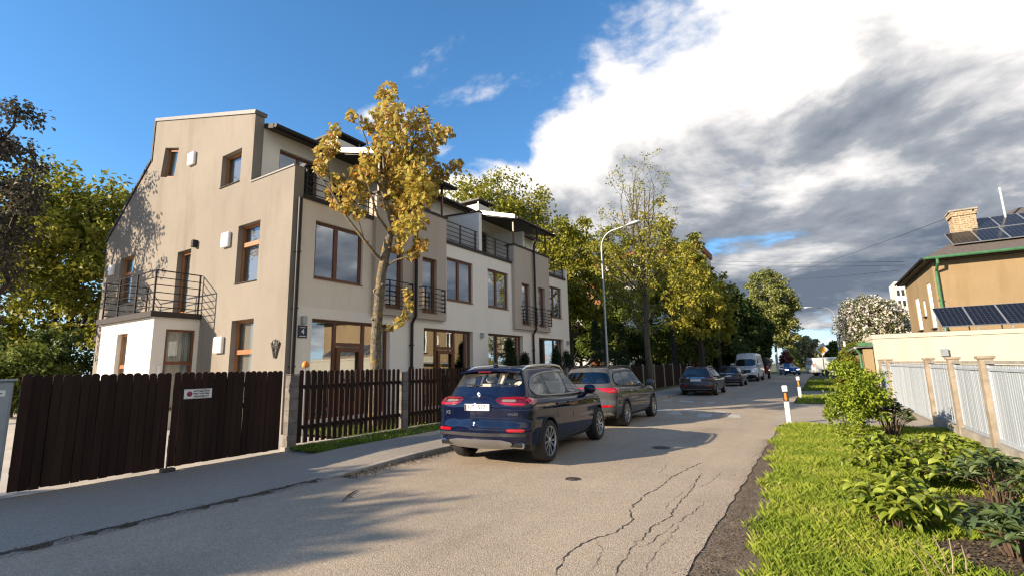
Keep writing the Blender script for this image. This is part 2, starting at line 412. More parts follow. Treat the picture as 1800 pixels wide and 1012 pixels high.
# left pavement: low along the gate drive, a kerb's height beyond it
def pz(y): return .02 if y < 5.0 else (.02+.07*(y-5.0)/1.9 if y < 6.9 else .09)
ys = [-14, 2, 5.0, 5.5, 6.0, 6.5, 6.9, 12, 30, 62]
pv = MB()
for i in range(len(ys)-1):
    a, b = ys[i], ys[i+1]; xk = -6.62 if a < 5 else -6.70
    pv.add([(-6.70, a, pz(a)), (-8.52, a, pz(a)), (-8.52, b, pz(b)), (-6.70, b, pz(b))], [(0, 1, 2, 3)])
pv_o = pv.build('pavement', 'pavement_asphalt'); pv_o['kind'] = 'structure'
for k in range(38):                                             # kerb stones, sunk along the gate drive
    a = 5.0+k*1.0; b = a+.985
    mb = MB(); c = .012
    za, zb = pz(a)+.004, pz(b)+.004
    prof = lambda z: [(-6.70, -.1), (-6.70, z), (-6.575, z), (-6.56, z-.015), (-6.55, -.1)]
    A = [(x, a, z) for x, z in prof(za)]; B = [(x, b, z) for x, z in prof(zb)]
    n = 5; mb.add(A+B, [(0, 1, 2, 3, 4), (9, 8, 7, 6, 5)]+[(i, (i+1) % n, n+(i+1) % n, n+i) for i in range(n)])
    mb.build('kerb_stone', 'kerb_concrete', pv_o)
mb = MB(); yj = np.arange(-4, 5.05, .12); V_ = []
for y in yj: V_ += [(-6.70+rr.uniform(-.02, .03), y, .0215), (-6.60+rr.uniform(-.035, .05), y, .0045)]
mb.add(V_, [(2*i, 2*i+1, 2*i+3, 2*i+2) for i in range(len(yj)-1)]); mb.build('dirt_joint', 'soil', pv_o)
mb = MB(); mb.add([(-6.72, -14, .0205), (-6.55, -14, .002), (-6.55, 5.0, .002), (-6.72, 5.0, .0205)], [(0, 1, 2, 3)]); mb.build('edge_ramp', 'pavement_asphalt', pv_o)
sheet('gate_drive_apron', [(-8.40, -14), (-9.75, -14), (-9.75, 6.75), (-8.40, 6.75)], .016, 'pavement_asphalt')
sheet('yard_paving', [(-9.62, -14), (-45, -14), (-45, 8.02), (-9.62, 8.02)], .022, 'paving')
_lv = MB().prism([(-9.60, 6.62), (-8.52, 6.40), (-8.52, 62), (-9.60, 62)], 2, -.05, .07).build('left_verge', 'turf_ground'); _lv['kind'] = 'structure'
sheet('front_garden', [(-9.62, 8.02), (-12.6, 8.02), (-12.6, 62), (-9.62, 62)], .08, 'turf_ground')
sheet('back_ground', [(-12.3, 26), (-90, 26), (-90, 140), (-12.3, 140)], .0, 'turf_ground')
sheet('side_garden', [(-26, 8.2), (-90, 8.2), (-90, 26), (-26, 26)], .0, 'turf_ground')
# ------------------------------------------------------------------ the white and grey terraced house
XF, YG, YE = -12.3, 7.97, 26.0
H = thing('terraced_house', (XF, YG, 0), 'long beige, white and grey terraced house with brown windows behind the brown picket fence', 'house')
def rect(a0, a1, z0, z1): return [(a0, z0), (a1, z0), (a1, z1), (a0, z1)]
def window(axis, a0, a1, z0, z1, front, depth, mulls=(), trans=(), fr=.07, mull=.08, inside='blind', m='wood_frame', gl='pane_glass', name='window', parent=None, slope=0., sign=1, sill=True):
    """frame in an opening: mulls/trans split the light; panes, sill and what hangs behind are its pieces.
    axis 0: the wall faces +x (front is x); axis 1: it faces -y (front is y)"""
    parent = parent or H
    f0 = front + (-depth if axis == 0 else depth)
    s = 1 if axis == 0 else -1                       # outward direction
    def P(a, z, t): return (f0+s*t, a, z+slope*(a-a0)) if axis == 0 else (a, f0+s*t, z+slope*(a-a0))
    def bx(mb, a, b, c, d, t0, t1):
        vs = [P(x, z, t) for t in (t0, t1) for z in (c, d) for x in (a, b)]
        mb.add(vs, [(0, 2, 3, 1), (4, 5, 7, 6), (0, 1, 5, 4), (2, 6, 7, 3), (0, 4, 6, 2), (1, 3, 7, 5)])
    f = MB()
    bx(f, a0, a0+fr, z0, z1, 0, .07); bx(f, a1-fr, a1, z0, z1, 0, .07); bx(f, a0+fr, a1-fr, z0, z0+fr, 0, .068); bx(f, a0+fr, a1-fr, z1-fr, z1, 0, .068)
    for q in mulls: bx(f, q-mull/2, q+mull/2, z0+fr, z1-fr, .002, .075)
    for (q0, q1, zz) in trans: bx(f, q0+.001, q1-.001, zz-mull/2, zz+mull/2, .004, .078)
    w = f.build(name, m, parent)
    cols = [a0+fr]+sorted(mulls)+[a1-fr]
    for i in range(len(cols)-1):
        c0 = cols[i]+(mull/2 if i else 0); c1 = cols[i+1]-(mull/2 if i < len(cols)-2 else 0)
        rows = [z0+fr]+sorted(zz for (q0, q1, zz) in trans if q0 <= c0+.1 and q1 >= c1-.1)+[z1-fr]
        for j in range(len(rows)-1):
            r0 = rows[j]+(mull/2 if j else 0); r1 = rows[j+1]-(mull/2 if j < len(rows)-2 else 0)
            g = MB(); bx(g, c0-.005, c1+.005, r0-.005, r1+.005, .028, .040); g.build('pane', gl, w)
            b = MB(); bx(b, c0, c1, r0, r1, .046, .055)
    if sill:
        k = MB(); bx(k, a0+.002, a1-.002, z0-.02, z0-.001, .0, depth+.04); k.build('sill', 'wood_frame' if axis == 0 else 'dark_cap', w)
    if inside == 'curtain':
        c = MB(); n = 48; vs = []; fs = []
        for i in range(n+1):
            a = a0+(a1-a0)*i/n; t = -.12-.035*math.sin(i*1.9)-.02*math.sin(i*.73)
            vs += [P(a, z0+.02, t), P(a, z1-.02, t)]
        fs = [(2*i, 2*i+2, 2*i+3, 2*i+1) for i in range(n)]
        c.add(vs, fs).build('curtain', 'curtain', w, True)
    elif inside == 'blind':
        c = MB(); bx(c, a0+.01, a1-.01, z0+.01, z1-.01, -.10, -.08); c.build('blind', 'blind', w)
    else:
        c = MB(); d = -1.6; vs = [P(a, z, t) for t in (-.02, d) for (a, z) in ((a0-.3, z0-.01), (a1+.3, z0-.01), (a1+.3, z1+.2), (a0-.3, z1+.2))]
        c.add(vs, [(4, 5, 6, 7), (0, 4, 7, 3), (1, 2, 6, 5), (0, 1, 5, 4), (3, 7, 6, 2)]); c.build('room', 'room_dark' if inside == 'dark' else 'room_white', w)
    return w
# ---- gable wall towards the yard
zr = lambda x: 9.57-.27*(x+14.1)                # the main roof falls towards the street
gout = [(-25.55, -.1), (XF, -.1), (XF, 7.56), (-14.58, 7.56), (-14.58, 9.90), (-21.9, 11.86), (-21.95, 10.15), (-25.55, 7.42)]
gh = [rect(-16.44, -15.24, 7.78, 8.92), rect(-15.11, -13.90, 4.38, 6.23), rect(-15.11, -13.92, .95, 3.24), rect(-19.02, -18.05, 3.72, 5.96), rect(-23.93, -22.65, 4.52, 6.42),
      [(-21.05, 9.28), (-19.90, 8.99), (-19.70, 10.13), (-20.85, 10.44)]]
wall(gout, gh, 1, YG, .28, YG+.31).build('gable_wall', 'gable_render', H)
kw = dict(axis=1, front=YG, depth=.24, m='wood_light')
window(a0=-16.44, a1=-15.24, z0=7.78, z1=8.92, inside='curtain', **kw)
window(a0=-15.11, a1=-13.90, z0=4.38, z1=6.23, trans=[(-15.2, -13.8, 5.62)], mull=.14, inside='curtain', **kw)
window(a0=-15.11, a1=-13.92, z0=.95, z1=3.24, trans=[(-15.2, -13.8, 2.28)], mull=.14, inside='curtain', **kw)
window(a0=-19.02, a1=-18.05, z0=3.72, z1=5.96, inside='curtain', name='balcony_door', fr=.1, sill=False, **kw)
window(a0=-23.93, a1=-22.65, z0=4.52, z1=6.42, trans=[(-24, -22.5, 5.75)], mull=.12, inside='dark', **kw)
# the tilted top window
w = MB(); q = [(-21.05, 9.28), (-19.90, 8.99), (-19.70, 10.13), (-20.85, 10.44)]; ce = (sum(p[0] for p in q)/4, sum(p[1] for p in q)/4)
qi = [(p[0]+(ce[0]-p[0])*.16, p[1]+(ce[1]-p[1])*.16) for p in q]
for i in range(4):
    j = (i+1) % 4; y0, y1 = YG+.17, YG+.24
    w.add([(q[i][0], y0, q[i][1]), (q[j][0], y0, q[j][1]), (qi[j][0], y0, qi[j][1]), (qi[i][0], y0, qi[i][1]), (q[i][0], y1, q[i][1]), (q[j][0], y1, q[j][1]), (qi[j][0], y1, qi[j][1]), (qi[i][0], y1, qi[i][1])],
          [(0, 1, 2, 3), (7, 6, 5, 4), (0, 4, 5, 1), (2, 6, 7, 3), (1, 5, 6, 2), (0, 3, 7, 4)])
wt = w.build('window', 'wood_light', H)
MB().prism(qi, 1, YG+.20, YG+.215).build('pane', 'pane_glass', wt)
MB().prism(q, 1, YG+.27, YG+.28).build('blind', 'room_dark', wt)  # dark panel in place of a blind; the unlit room put into its colour
# parapet caps
def cap_line(p, q, th, wid, y0, m, name='parapet_cap'):
    d = Vector((q[0]-p[0], 0, q[1]-p[1])).normalized(); n = Vector((-d.z, 0, d.x))
    if n.z < 0: n = -n
    a = Vector((p[0], 0, p[1])); b = Vector((q[0], 0, q[1]))
    a -= d*.04; b += d*.04
    mb = MB()
    vs = [v+o+Vector((0, y, 0)) for y in (y0, y0+wid) for v in (a, b) for o in (n*.003, n*th)]
    mb.add(vs, [(0, 1, 3, 2), (4, 6, 7, 5), (0, 2, 6, 4), (1, 5, 7, 3), (0, 4, 5, 1), (2, 3, 7, 6)])
    return mb.build(name, m, H)
cap_line((-14.58, 9.90), (-21.9, 11.86), .13, .41, YG-.05, 'cap_grey')
cap_line((-21.97, 10.15), (-25.6, 7.40), .10, .41, YG-.05, 'dark_cap')
cap_line((-14.52, 7.56), (-12.34, 7.56), .05, .37, YG-.03, 'cap_grey')
MB().box(-22.02, -21.9, YG-.03, YG+.34, 10.13, 11.95).build('parapet_cap', 'dark_cap', H)
# vents, lamps and ornament on the gable
for (x, z, s) in ((-18.49, 9.35, .40), (-15.71, 5.87, .40), (-15.67, 2.53, .42), (-24.6, 6.02, .36)):
    v = MB().cbox(x-s*.55, x+s*.55, YG-.11, YG-.003, z-s*.6, z+s*.6, .02).build('vent_cover', 'white_plastic', H)
    MB().box(x-s*.47, x+s*.47, YG-.118, YG-.112, z-s*.52, z+s*.52).build('vent_plate', 'white_plastic', v)
MB().cbox(-17.77, -17.62, YG-.16, YG-.003, 5.93, 6.18, .01).build('wall_lamp', 'dark_metal', H)
orn = MB()                                                       # scroll-work bracket near the corner
ox, oz = -12.73, 2.35
for sgn in (-1, 1):
    orn.tube([(ox+sgn*.19, YG-.03, oz+.12), (ox+sgn*.10, YG-.03, oz-.10), (ox+sgn*.03, YG-.03, oz-.30)], .022, 6)
    orn.tube([(ox+sgn*(.06+.075*math.cos(t*.5)), YG-.04, oz+.10+.085*math.sin(t*.5)) for t in range(14)], .012, 6)
orn.tube([(ox+.09*math.cos(t*.45), YG-.045, oz-.08+.07*math.sin(t*.45)) for t in range(15)], .012, 6)
orn.tube([(ox, YG-.04, oz+.22), (ox, YG-.04, oz-.30)], .012, 6)
orn.build('iron_ornament', 'iron', H)
# ---- the white bay with the roof terrace
BX0, BX1, BY, BZ = -21.0, -17.05, 6.67, 3.42
bay = wall([(BX0, -.1), (BX1, -.1), (BX1, BZ), (BX0, BZ)], [rect(-19.62, -18.82, .6, 3.02)], 1, BY, .22).build('bay_wall', 'bay_white', H)
wall([(BY, -.1), (YG, -.1), (YG, BZ), (BY, BZ)], [rect(7.02, 7.86, .6, 3.06)], 0, BX1, -.14).build('bay_wall', 'bay_white', H)
MB().add([(BX0, BY, -.1), (BX0, YG, -.1), (BX0, YG, BZ), (BX0, BY, BZ)], [(0, 1, 2, 3)]).build('bay_wall', 'bay_white', H)
window(1, -19.62, -18.82, .6, 3.02, BY, .20, trans=[(-19.7, -18.7, 1.95)], mull=.12, inside='curtain', m='wood_light')
window(0, 7.02, 7.86, .6, 3.06, BX1, .12, trans=[(7.0, 7.9, 2.02)], mull=.10, inside='curtain', m='wood_frame')
MB().box(BX0-.14, BX1+.10, BY-.14, YG-.002, BZ, BZ+.17).build('terrace_slab', 'dark_cap', H)
BT = BZ+.17
def railing(pts, z0, z1, n, posts, name='railing', r=.016, top=.022, m='dark_metal', parent=None):
    """horizontal-bar railing along a polyline; posts: positions 0..len-1"""
    parent = parent or H; pts = [Vector(p) for p in pts]
    rl = MB().tube([p+Vector((0, 0, z1)) for p in pts], top, 6).build(name, m, parent)
    for k in range(n):
        z = z0+(z1-z0)*(k+.6)/(n+.6)
        MB().tube([p+Vector((0, 0, z)) for p in pts], r, 6).build('bar', m, rl)
    for t in posts:
        i = min(int(t), len(pts)-2); p = pts[i].lerp(pts[i+1], t-i)
        MB().box(p.x-.022, p.x+.022, p.y-.022, p.y+.022, z0-.02, z1-.002).build('post', m, rl)
    return rl
railing([(BX0+.05, BY-.05, 0), (BX1-.02, BY-.05, 0), (BX1-.02, YG-.03, 0)], BT, 4.86, 5, (.02, .33, .67, 1, 1.96))
railing([(BX0+.05, YG-.03, 0), (BX0+.05, BY-.05, 0)], BT, 4.86, 5, (.03,))
MB().cbox(BX1+.003, BX1+.05, 6.86, 6.96, 1.55, 1.95, .008).build('intercom', 'white_plastic', H)
railing([(-25.60, YG+.4, 0), (-26.9, YG+.4, 0), (-26.9, YG+3, 0)], 3.4, 4.6, 5, (.05, 1, 1.9))
MB().box(-26.95, -25.56, YG+.35, YG+3.2, 3.2, 3.38).build('balcony_slab', 'dark_cap', H)
# ---- street facade, ground floor to terrace level
segs = [(YG, 10.93, 'corner_render'), (10.93, 14.58, 'white_render'), (14.58, 19.71, 'white_render'), (19.71, 23.35, 'white_render'), (23.35, YE, 'white_render')]
TZ = 6.66
bays = [(10.93, 14.58), (19.71, 23.35)]
gw = [(8.76, 11.80), (13.48, 16.52), (17.65, 20.65), (22.28, 25.17)]
fwin = [(8.74, 10.54), (14.80, 16.54), (17.67, 19.40), (23.50, 25.13)]
FZ = .30
gholes = [rect(a, b, FZ, 3.18) for a, b in gw]; fholes = [rect(a, b, 4.36, 6.11) for a, b in fwin]
lo = [(YG, -.1), (YE, -.1), (YE, 3.49)]+[p for b in reversed(bays) for p in ((b[1], 3.49), (b[0], 3.49))]+[(YG, 3.49)]
wall([(YG+.312, -.1), (YE-.312, -.1), (YE-.312, 3.49), (YG+.312, 3.49)], gholes, 0, XF, -.28).build('street_wall', 'white_render', H)
for (a, b, m_, hh) in ((YG+.312, 10.93, 'corner_render', fholes[:1]), (14.58, 19.71, 'white_render', fholes[1:3]), (23.35, YE-.312, 'white_render', fholes[3:])):
    wall(rect(a, b, 3.49, TZ), hh, 0, XF, -.28).build('street_wall', m_, H)
    ca = MB().box(XF-.30, XF+.05, a+.003, b-.003, TZ, TZ+.13); ca.build('parapet_cap', 'dark_cap', H)
for (a, b) in bays:
    bf = XF+.17
    dw = [(a+.47, a+1.27), (b-1.38, b-.58)]
    if a > 15: dw = [(a+.68, a+1.46), (b-1.28, b-.56)]
    wall(rect(a, b, 3.49, 7.58), [rect(p, q, 3.74, 5.80) for p, q in dw], 0, bf, -.34, None).build('bay_wall', 'grey_render', H)
    side = MB()
    for y in (a, b): side.add([(bf, y, 3.49), (XF-.3, y, 3.49), (XF-.3, y, 7.58), (bf, y, 7.58)], [(0, 1, 2, 3)])
    side.add([(bf, a, 3.49), (bf, b, 3.49), (XF-.02, b, 3.49), (XF-.02, a, 3.49)], [(0, 1, 2, 3)])
    side.add([(XF-.3, a, 6), (XF-.3, b, 6), (XF-.3, b, 7.58), (XF-.3, a, 7.58)], [(0, 1, 2, 3)])
    side.build('bay_wall', 'grey_render', H)
    MB().box(XF-.34, bf+.05, a-.04, b+.04, 7.583, 7.66).build('parapet_cap', 'dark_cap', H)
    for i, (p, q) in enumerate(dw):
        window(0, p, q, 3.74, 5.80, bf, .20, mulls=(), fr=.11, inside='blind', gl='pane_mirror', name='balcony_door')
        y0, y1 = p-.14, q+.30
        y0, y1 = (p-.16, q+.26) if i else (p-.1, q+.30)
        bars = MB().tube([(bf, y0, 4.62), (bf+.24, y0, 4.62), (bf+.24, y1, 4.62), (bf, y1, 4.62)], .02, 6).build('french_balcony', 'dark_metal', H)
        for k in range(5):
            z = 3.80+k*.155; MB().tube([(bf, y0, z), (bf+.24, y0, z), (bf+.24, y1, z), (bf, y1, z)], .014, 6).build('bar', 'dark_metal', bars)
        for y in (y0+.06, y1-.06): MB().box(bf+.222, bf+.258, y-.018, y+.018, 3.74, 4.63).build('post', 'dark_metal', bars)
for i, (a, b) in enumerate(gw):
    m1, m2 = (a+.92, a+2.02) if i % 2 == 0 else (a+.86, a+1.96)
    window(0, a, b, FZ, 3.18, XF, .24, mulls=(m1, m2, b-.34), trans=[(m1, m2, 2.46)] if i < 2 else [], inside=('white', 'dark', 'dark', 'dark')[i], gl='pane_mirror', fr=.09, mull=.11, sill=False)
    if i < 2:                                                   # the glazed door leaf
        d = MB(); x0, x1 = XF-.17, XF-.10
        for (p, q, r, s_) in ((m1+.06, m1+.19, FZ+.1, 2.38), (m2-.19, m2-.06, FZ+.1, 2.38), (m1+.19, m2-.19, 2.24, 2.38), (m1+.19, m2-.19, FZ+.1, FZ+.4)): d.box(x0, x1, p, q, r, s_)
        dd = d.build('door', 'wood_frame', H); MB().tube([(x1+.05, m1+.14, 1.25), (x1+.05, m1+.14, 1.55)], .015, 6).build('handle', 'galv', dd)
for i, (a, b) in enumerate(fwin):
    window(0, a, b, 4.36, 6.11, XF, .16, mulls=((a+b)/2-.10 if i != 1 else (a+b)/2-.04,), fr=.09, mull=.13, inside='blind', gl='pane_mirror')
# far gable, back and inner closing walls
bk = MB(); prof = [(-25.55, -.1), (XF, -.1), (XF, 7.33), (-14.58, 7.33), (-14.58, 9.6), (-21.9, 11.6), (-25.55, 7.4)]
bk.prism(prof, 1, YE-.31, YE-.001); bk.build('far_gable_wall', 'white_render', H)
MB().add([(-25.5, YG+.3, -.1), (-25.5, YE-.3, -.1), (-25.5, YE-.3, 7.4), (-25.5, YG+.3, 7.4)], [(0, 1, 2, 3)]).build('back_wall', 'gable_render', H)
# ---- set-back upper storey, terraces, roof
XB = -14.6
uw = [(8.88, 10.42, 6.9, 9.06), (14.9, 16.4, 6.9, 9.0), (17.9, 19.3, 6.9, 9.0), (23.9, 25.2, 6.9, 9.0), (11.0, 11.9, 6.9, 8.9), (13.4, 14.2, 6.9, 8.9), (20.3, 21.1, 6.9, 8.9), (22.2, 23.0, 6.9, 8.9)]
wall(rect(YG+.312, YE-.312, 6.6, 9.62), [rect(*q) for q in uw], 0, XB, -.25).build('upper_wall', 'white_render', H)
for k, q in enumerate(uw):
    if k < 4: window(0, q[0], q[1], q[2], q[3], XB, .2, mulls=((q[0]+q[1])/2,), inside='blind', gl='pane_mirror', fr=.09, mull=.1)
    else: window(0, q[0], q[1], q[2], q[3], XB, .2, inside='dark', fr=.1, name='terrace_door')
MB().box(XB+.003, XF-.31, YG+.312, YE-.312, 6.45, 6.6).build('terrace_floor', 'concrete', H)
for y0, y1, zt, xx in ((17.02, 17.24, 8.58, XF+.01), (12.68, 12.84, 8.75, XF-.32), (21.44, 21.60, 8.75, XF-.32)):
    MB().prism([(XB+.004, 6.61), (xx, 6.61), (xx, zt), (XB+.004, zt+.14)], 1, y0, y1).build('party_wall', 'white_render', H)
    if xx > XF: cap_line((XB+.05, zt+.137), (xx, zt), .07, y1-y0+.08, y0-.04, 'dark_cap')
rt = .16
def slab(x0, x1, y0, y1, name, m):
    return MB().prism([(x0, zr(x0)), (x1, zr(x1)), (x1, zr(x1)-rt), (x0, zr(x0)-rt)], 1, y0, y1).build(name, m, H)
roof = slab(-21.85, -14.08, YG+.32, YE+.25, 'roof', 'dark_cap')
MB().prism([(-21.85, zr(-21.85)-.02), (-25.7, 7.35), (-25.7, 7.2), (-21.85, zr(-21.85)-.3)], 1, YG+.32, YE+.2).build('rear_roof', 'dark_cap', H)
MB().tube([(-14.0, YG+.34, zr(-14.0)-.06), (-14.0, 10.70, zr(-14)-.06)], .075, 8).build('gutter', 'dark_metal', roof)
MB().tube([(-14.0, 14.82, zr(-14.0)-.06), (-14.0, 19.45, zr(-14)-.06)], .075, 8).build('gutter', 'dark_metal', roof)
for (a, b) in ((10.72, 14.80), (19.50, 23.62)):
    cnp = slab(-14.079, -11.86, a, b, 'terrace_canopy', 'dark_metal')
    for y in (a, b):
        s_ = -1 if y == a else 1
        y0, y1 = sorted((y+s_*.003, y+s_*.09))
        MB().prism([(-14.5, zr(-14.5)+.10), (-11.86, zr(-11.86)+.05), (-11.86, zr(-11.86)-.13), (-14.5, zr(-14.5)-.08)], 1, y0, y1).build('verge_flashing', 'flashing', cnp)
    MB().tube([(-11.80, a, zr(-11.8)-.08), (-11.80, b, zr(-11.8)-.08)], .07, 8).build('gutter', 'dark_metal', cnp)
    for y in (a+.35, b-.40): MB().box(XF+.02, XF+.09, y, y+.07, 7.66, zr(XF)-.17).build('canopy_post', 'wood_frame', cnp)
for (a, b) in ((YG+.34, 10.9), (14.62, 17.0), (17.27, 19.68), (23.4, 25.68)):
    railing([(XF-.1, a, 0), (XF-.1, b, 0)], TZ+.13, 7.66, 4, (.05, .5, .95))
for yc in (11.35, 20.62):                                       # chimneys with a flat lid
    ch = MB().box(-16.35, -14.9, yc, yc+1.15, zr(-14.9)-.3, 10.55).build('chimney', 'white_render', H)
    MB().box(-16.5, -14.75, yc-.14, yc+1.3, 10.72, 10.80).build('chimney_lid', 'dark_metal', ch)
    for (x, y) in ((-16.33, yc+.02), (-14.97, yc+.02), (-16.33, yc+1.08), (-14.97, yc+1.08)): MB().box(x, x+.06, y, y+.05, 10.551, 10.72).build('lid_leg', 'flashing', ch)
# ---- downpipes, lamps, number plate
def downpipe(pts, r=.05, m='dark_metal', parent=None):
    dp = MB().tube(pts, r, 10).build('downpipe', m, parent or H)
    for t in range(1, 4):
        p = Vector(pts[-2]).lerp(Vector(pts[-1]), t/4); MB().box(p.x-r-.03, p.x+r+.006, p.y-r-.006, p.y+r+.006, p.z-.02, p.z+.02).build('bracket', m, dp)
downpipe([(XF+.09, YG+.17, 6.62), (XF+.09, YG+.17, .2)], .055)
for yc in (12.77, 21.55):
    bf = XF+.27
    downpipe([(-11.80, yc, zr(-11.8)-.12), (-11.80, yc, 8.4), (bf, yc, 7.9), (bf, yc, 3.55), (XF+.09, yc, 3.3), (XF+.09, yc, .15)], .055)
for (y, z) in ((8.45, 3.10), (17.12, 3.06), (25.62, 3.0)):
    MB().cbox(XF+.003, XF+.14, y-.07, y+.07, z-.11, z+.11, .012).build('wall_lamp', 'galv', H)
npl = MB().cbox(XF+.003, XF+.03, 8.31, 8.60, 2.60, 2.95, .005).build('number_plate', 'sign_navy', H)
def text(s, size, M, m, parent=None, name='lettering', ext=.002, align='CENTER', bold=0.0):
    c = bpy.data.curves.new(name, 'FONT'); c.body = s; c.size = size; c.extrude = ext; c.align_x = align; c.align_y = 'CENTER'; c.offset = bold; c.resolution_u = 3
    o = bpy.data.objects.new(name, c); COL.objects.link(o); dg = bpy.context.evaluated_depsgraph_get()
    me = bpy.data.meshes.new_from_object(o.evaluated_get(dg)); bpy.data.objects.remove(o)
    me.transform(M); me.materials.clear(); me.materials.append(MATS[m]); me.name = name
    return put(bpy.data.objects.new(name, me), parent)
MX = Matrix(((0, 0, 1), (1, 0, 0), (0, 1, 0))).to_4x4()          # text facing +x, reading along +y
def facing_x(x, y, z): return Matrix.Translation((x, y, z)) @ MX
text('4', .20, facing_x(XF+.032, 8.455, 2.77), 'paint_white', npl, bold=.004)
MB().box(XF+.031, XF+.033, 8.37, 8.54, 2.885, 2.90).build('lettering', 'paint_white', npl)
MB().box(XF+.031, XF+.033, 8.35, 8.56, 2.635, 2.655).build('lettering', 'paint_white', npl)
# ------------------------------------------------------------------ brown picket gate and fence on the left
FX = -9.65
def picket_mesh(w, h, t=.022):
    n = 7; pts = [(-w/2, 0), (w/2, 0), (w/2, h-w/2*.8)]+[(w/2*math.cos(math.pi*k/n), h-w/2*.8+w/2*.8*math.sin(math.pi*k/n)) for k in range(1, n)]+[(-w/2, h-w/2*.8)]
    return MB().prism([(p[0], p[1]) for p in pts], 0, -t/2, t/2).mesh('picket', 'fence_wood')
rf = random.Random(11)
pm_gate = picket_mesh(.106, 1.60); pm_fence = picket_mesh(.098, 1.545); pm_far = picket_mesh(.105, 1.55); pm_back = picket_mesh(.075, 1.50)
def picket_row(parent, me, y0, y1, n, z, x=FX, jit=.008):
    for k in range(n):
        y = y0+(y1-y0)*(k+.5)/n
        inst('picket', me, (x+rf.uniform(-.003, .003), y+rf.uniform(-.004, .004), z+rf.uniform(-jit, jit)), parent, (rf.uniform(-.006, .006), 0, rf.uniform(-.02, .02)))
for (y0, y1, n, lab) in ((2.22, 4.13, 17, 'dark brown picket gate leaf hung beside the grey metal cabinet'), (4.17, 6.22, 18, 'dark brown picket gate leaf carrying the small white notice')):
    g = thing('picket_gate', (FX, (y0+y1)/2, .03), lab, 'gate', 'leaves of the brown yard gate')
    picket_row(g, pm_gate, y0, y1, n, .08)
    picket_row(g, pm_back, y0+.06, y1-.06, n-1, .09, FX-.075)
    for z in (.32, 1.38): MB().box(FX-.06, FX-.014, y0+.01, y1-.01, z, z+.09).build('rail', 'fence_rail', g)
    dz = MB(); M_ = Matrix.Translation((FX-.09, (y0+y1)/2, .87)) @ Matrix.Rotation(math.atan2(1.0, y1-y0-.2), 4, 'X')
    dz.box(-.02, .02, -(y1-y0)*.53, (y1-y0)*.53, -.04, .04, M_); dz.build('brace', 'fence_rail', g)
ds = thing('gate_drop_bolt', (FX+.03, 4.15, .02), 'small rusty block holding the gate leaves together at the ground', 'gate stop')
MB().cbox(FX+.0, FX+.14, 4.06, 4.26, .018, .075, .01).build('stop_block', 'iron', ds)
MB().tube([(FX+.05, 4.15, .05), (FX+.05, 4.15, .62)], .012, 6).build('bolt', 'iron', ds)
# the white notice
sg = onX(349, 691, FX+.03)
sgn = thing('gate_notice', (FX+.02, sg.y, sg.z), 'small white no-parking notice with a round red symbol on the brown gate', 'sign')
w2, h2 = .235, .085
MB().cbox(FX+.014, FX+.022, sg.y-w2, sg.y+w2, sg.z-h2, sg.z+h2, .003).build('plate', 'paint_white', sgn)
MB().box(FX+.0225, FX+.0235, sg.y-w2+.012, sg.y+w2-.012, sg.z-h2+.010, sg.z-h2+.014).build('border', 'print_dark', sgn)
MB().box(FX+.0225, FX+.0235, sg.y-w2+.012, sg.y+w2-.012, sg.z+h2-.014, sg.z+h2-.010).build('border', 'print_dark', sgn)
rd = MB().lathe([(.048, -.001), (.048, .001)], 24, Matrix.Translation((FX+.0235, sg.y-.145, sg.z)) @ Matrix.Rotation(R(90), 4, 'Y')).build('symbol_ring', 'print_red', sgn)
MB().lathe([(.036, -.001), (.036, .001)], 24, Matrix.Translation((FX+.0250, sg.y-.145, sg.z)) @ Matrix.Rotation(R(90), 4, 'Y')).build('symbol_disc', 'sign_navy', rd)
for an in (45, -45): MB().box(-.001, .001, -.04, .04, -.006, .006, Matrix.Translation((FX+.0265+.0004*(an > 0), sg.y-.145, sg.z)) @ Matrix.Rotation(R(an), 4, 'X')).build('symbol_bar', 'print_red', rd)
for k, s_ in enumerate(('AUTOMAŠĪNU', 'PRET VĀRTIEM', 'NENOVIETOT')): text(s_, .042, facing_x(FX+.0235, sg.y+.055, sg.z+.045-k*.046), 'print_dark', sgn, bold=.0012)
# fence bays between block posts
blk = MB().cbox(-.1, .1, -.1, .1, 0, .243, .008).mesh('block', 'block')
posts_y = [6.46, 9.78, 13.15, 16.5, 19.85, 23.2, 26.5]
where = ['next to the yard gate', 'behind the rear of the dark blue SUV', 'beside the dark blue SUV', 'across from the grey SUV', 'before the second garden', 'below the far end of the house', 'at the end of the garden fence']
for i, y in enumerate(posts_y):
    p = thing('fence_post', (FX, y, 0), 'concrete block fence post '+where[i], 'post', 'block posts of the brown fence')
    MB().cbox(FX-.13, FX+.13, y-.13, y+.13, -.02, .10, .01).build('footing', 'concrete', p)
    for k in range(6): inst('block', blk, (FX+rf.uniform(-.003, .003), y, .10+k*.246), p, (0, 0, rf.uniform(-.01, .01)))
    MB().cbox(FX-.108, FX+.108, y-.108, y+.108, .10+6*.246+.002, 1.60, .01).build('cap', 'block', p)
    if i == len(posts_y)-1: break
    a, b = y+.11, posts_y[i+1]-.11
    nm = ['with the maple trunk standing behind it', 'ending behind the dark blue SUV', 'beside the front of the dark blue SUV', 'beside the grey SUV', 'in front of the thuja hedge', 'running on to the street lamp'][i]
    f = thing('picket_fence', (FX, (a+b)/2, .1), 'dark brown picket fence bay '+nm, 'fence', 'bays of the brown picket fence')
    picket_row(f, pm_fence, a+.03, b-.03, 20 if i == 0 else 21, .135)
    for z in (.42, 1.28): MB().box(FX-.055, FX-.013, a-.01, b+.01, z, z+.085).build('rail', 'fence_rail', f)
    MB().cbox(FX-.05, FX+.05, a-.02, b+.02, -.02, .105, .01).build('plinth', 'concrete', f)
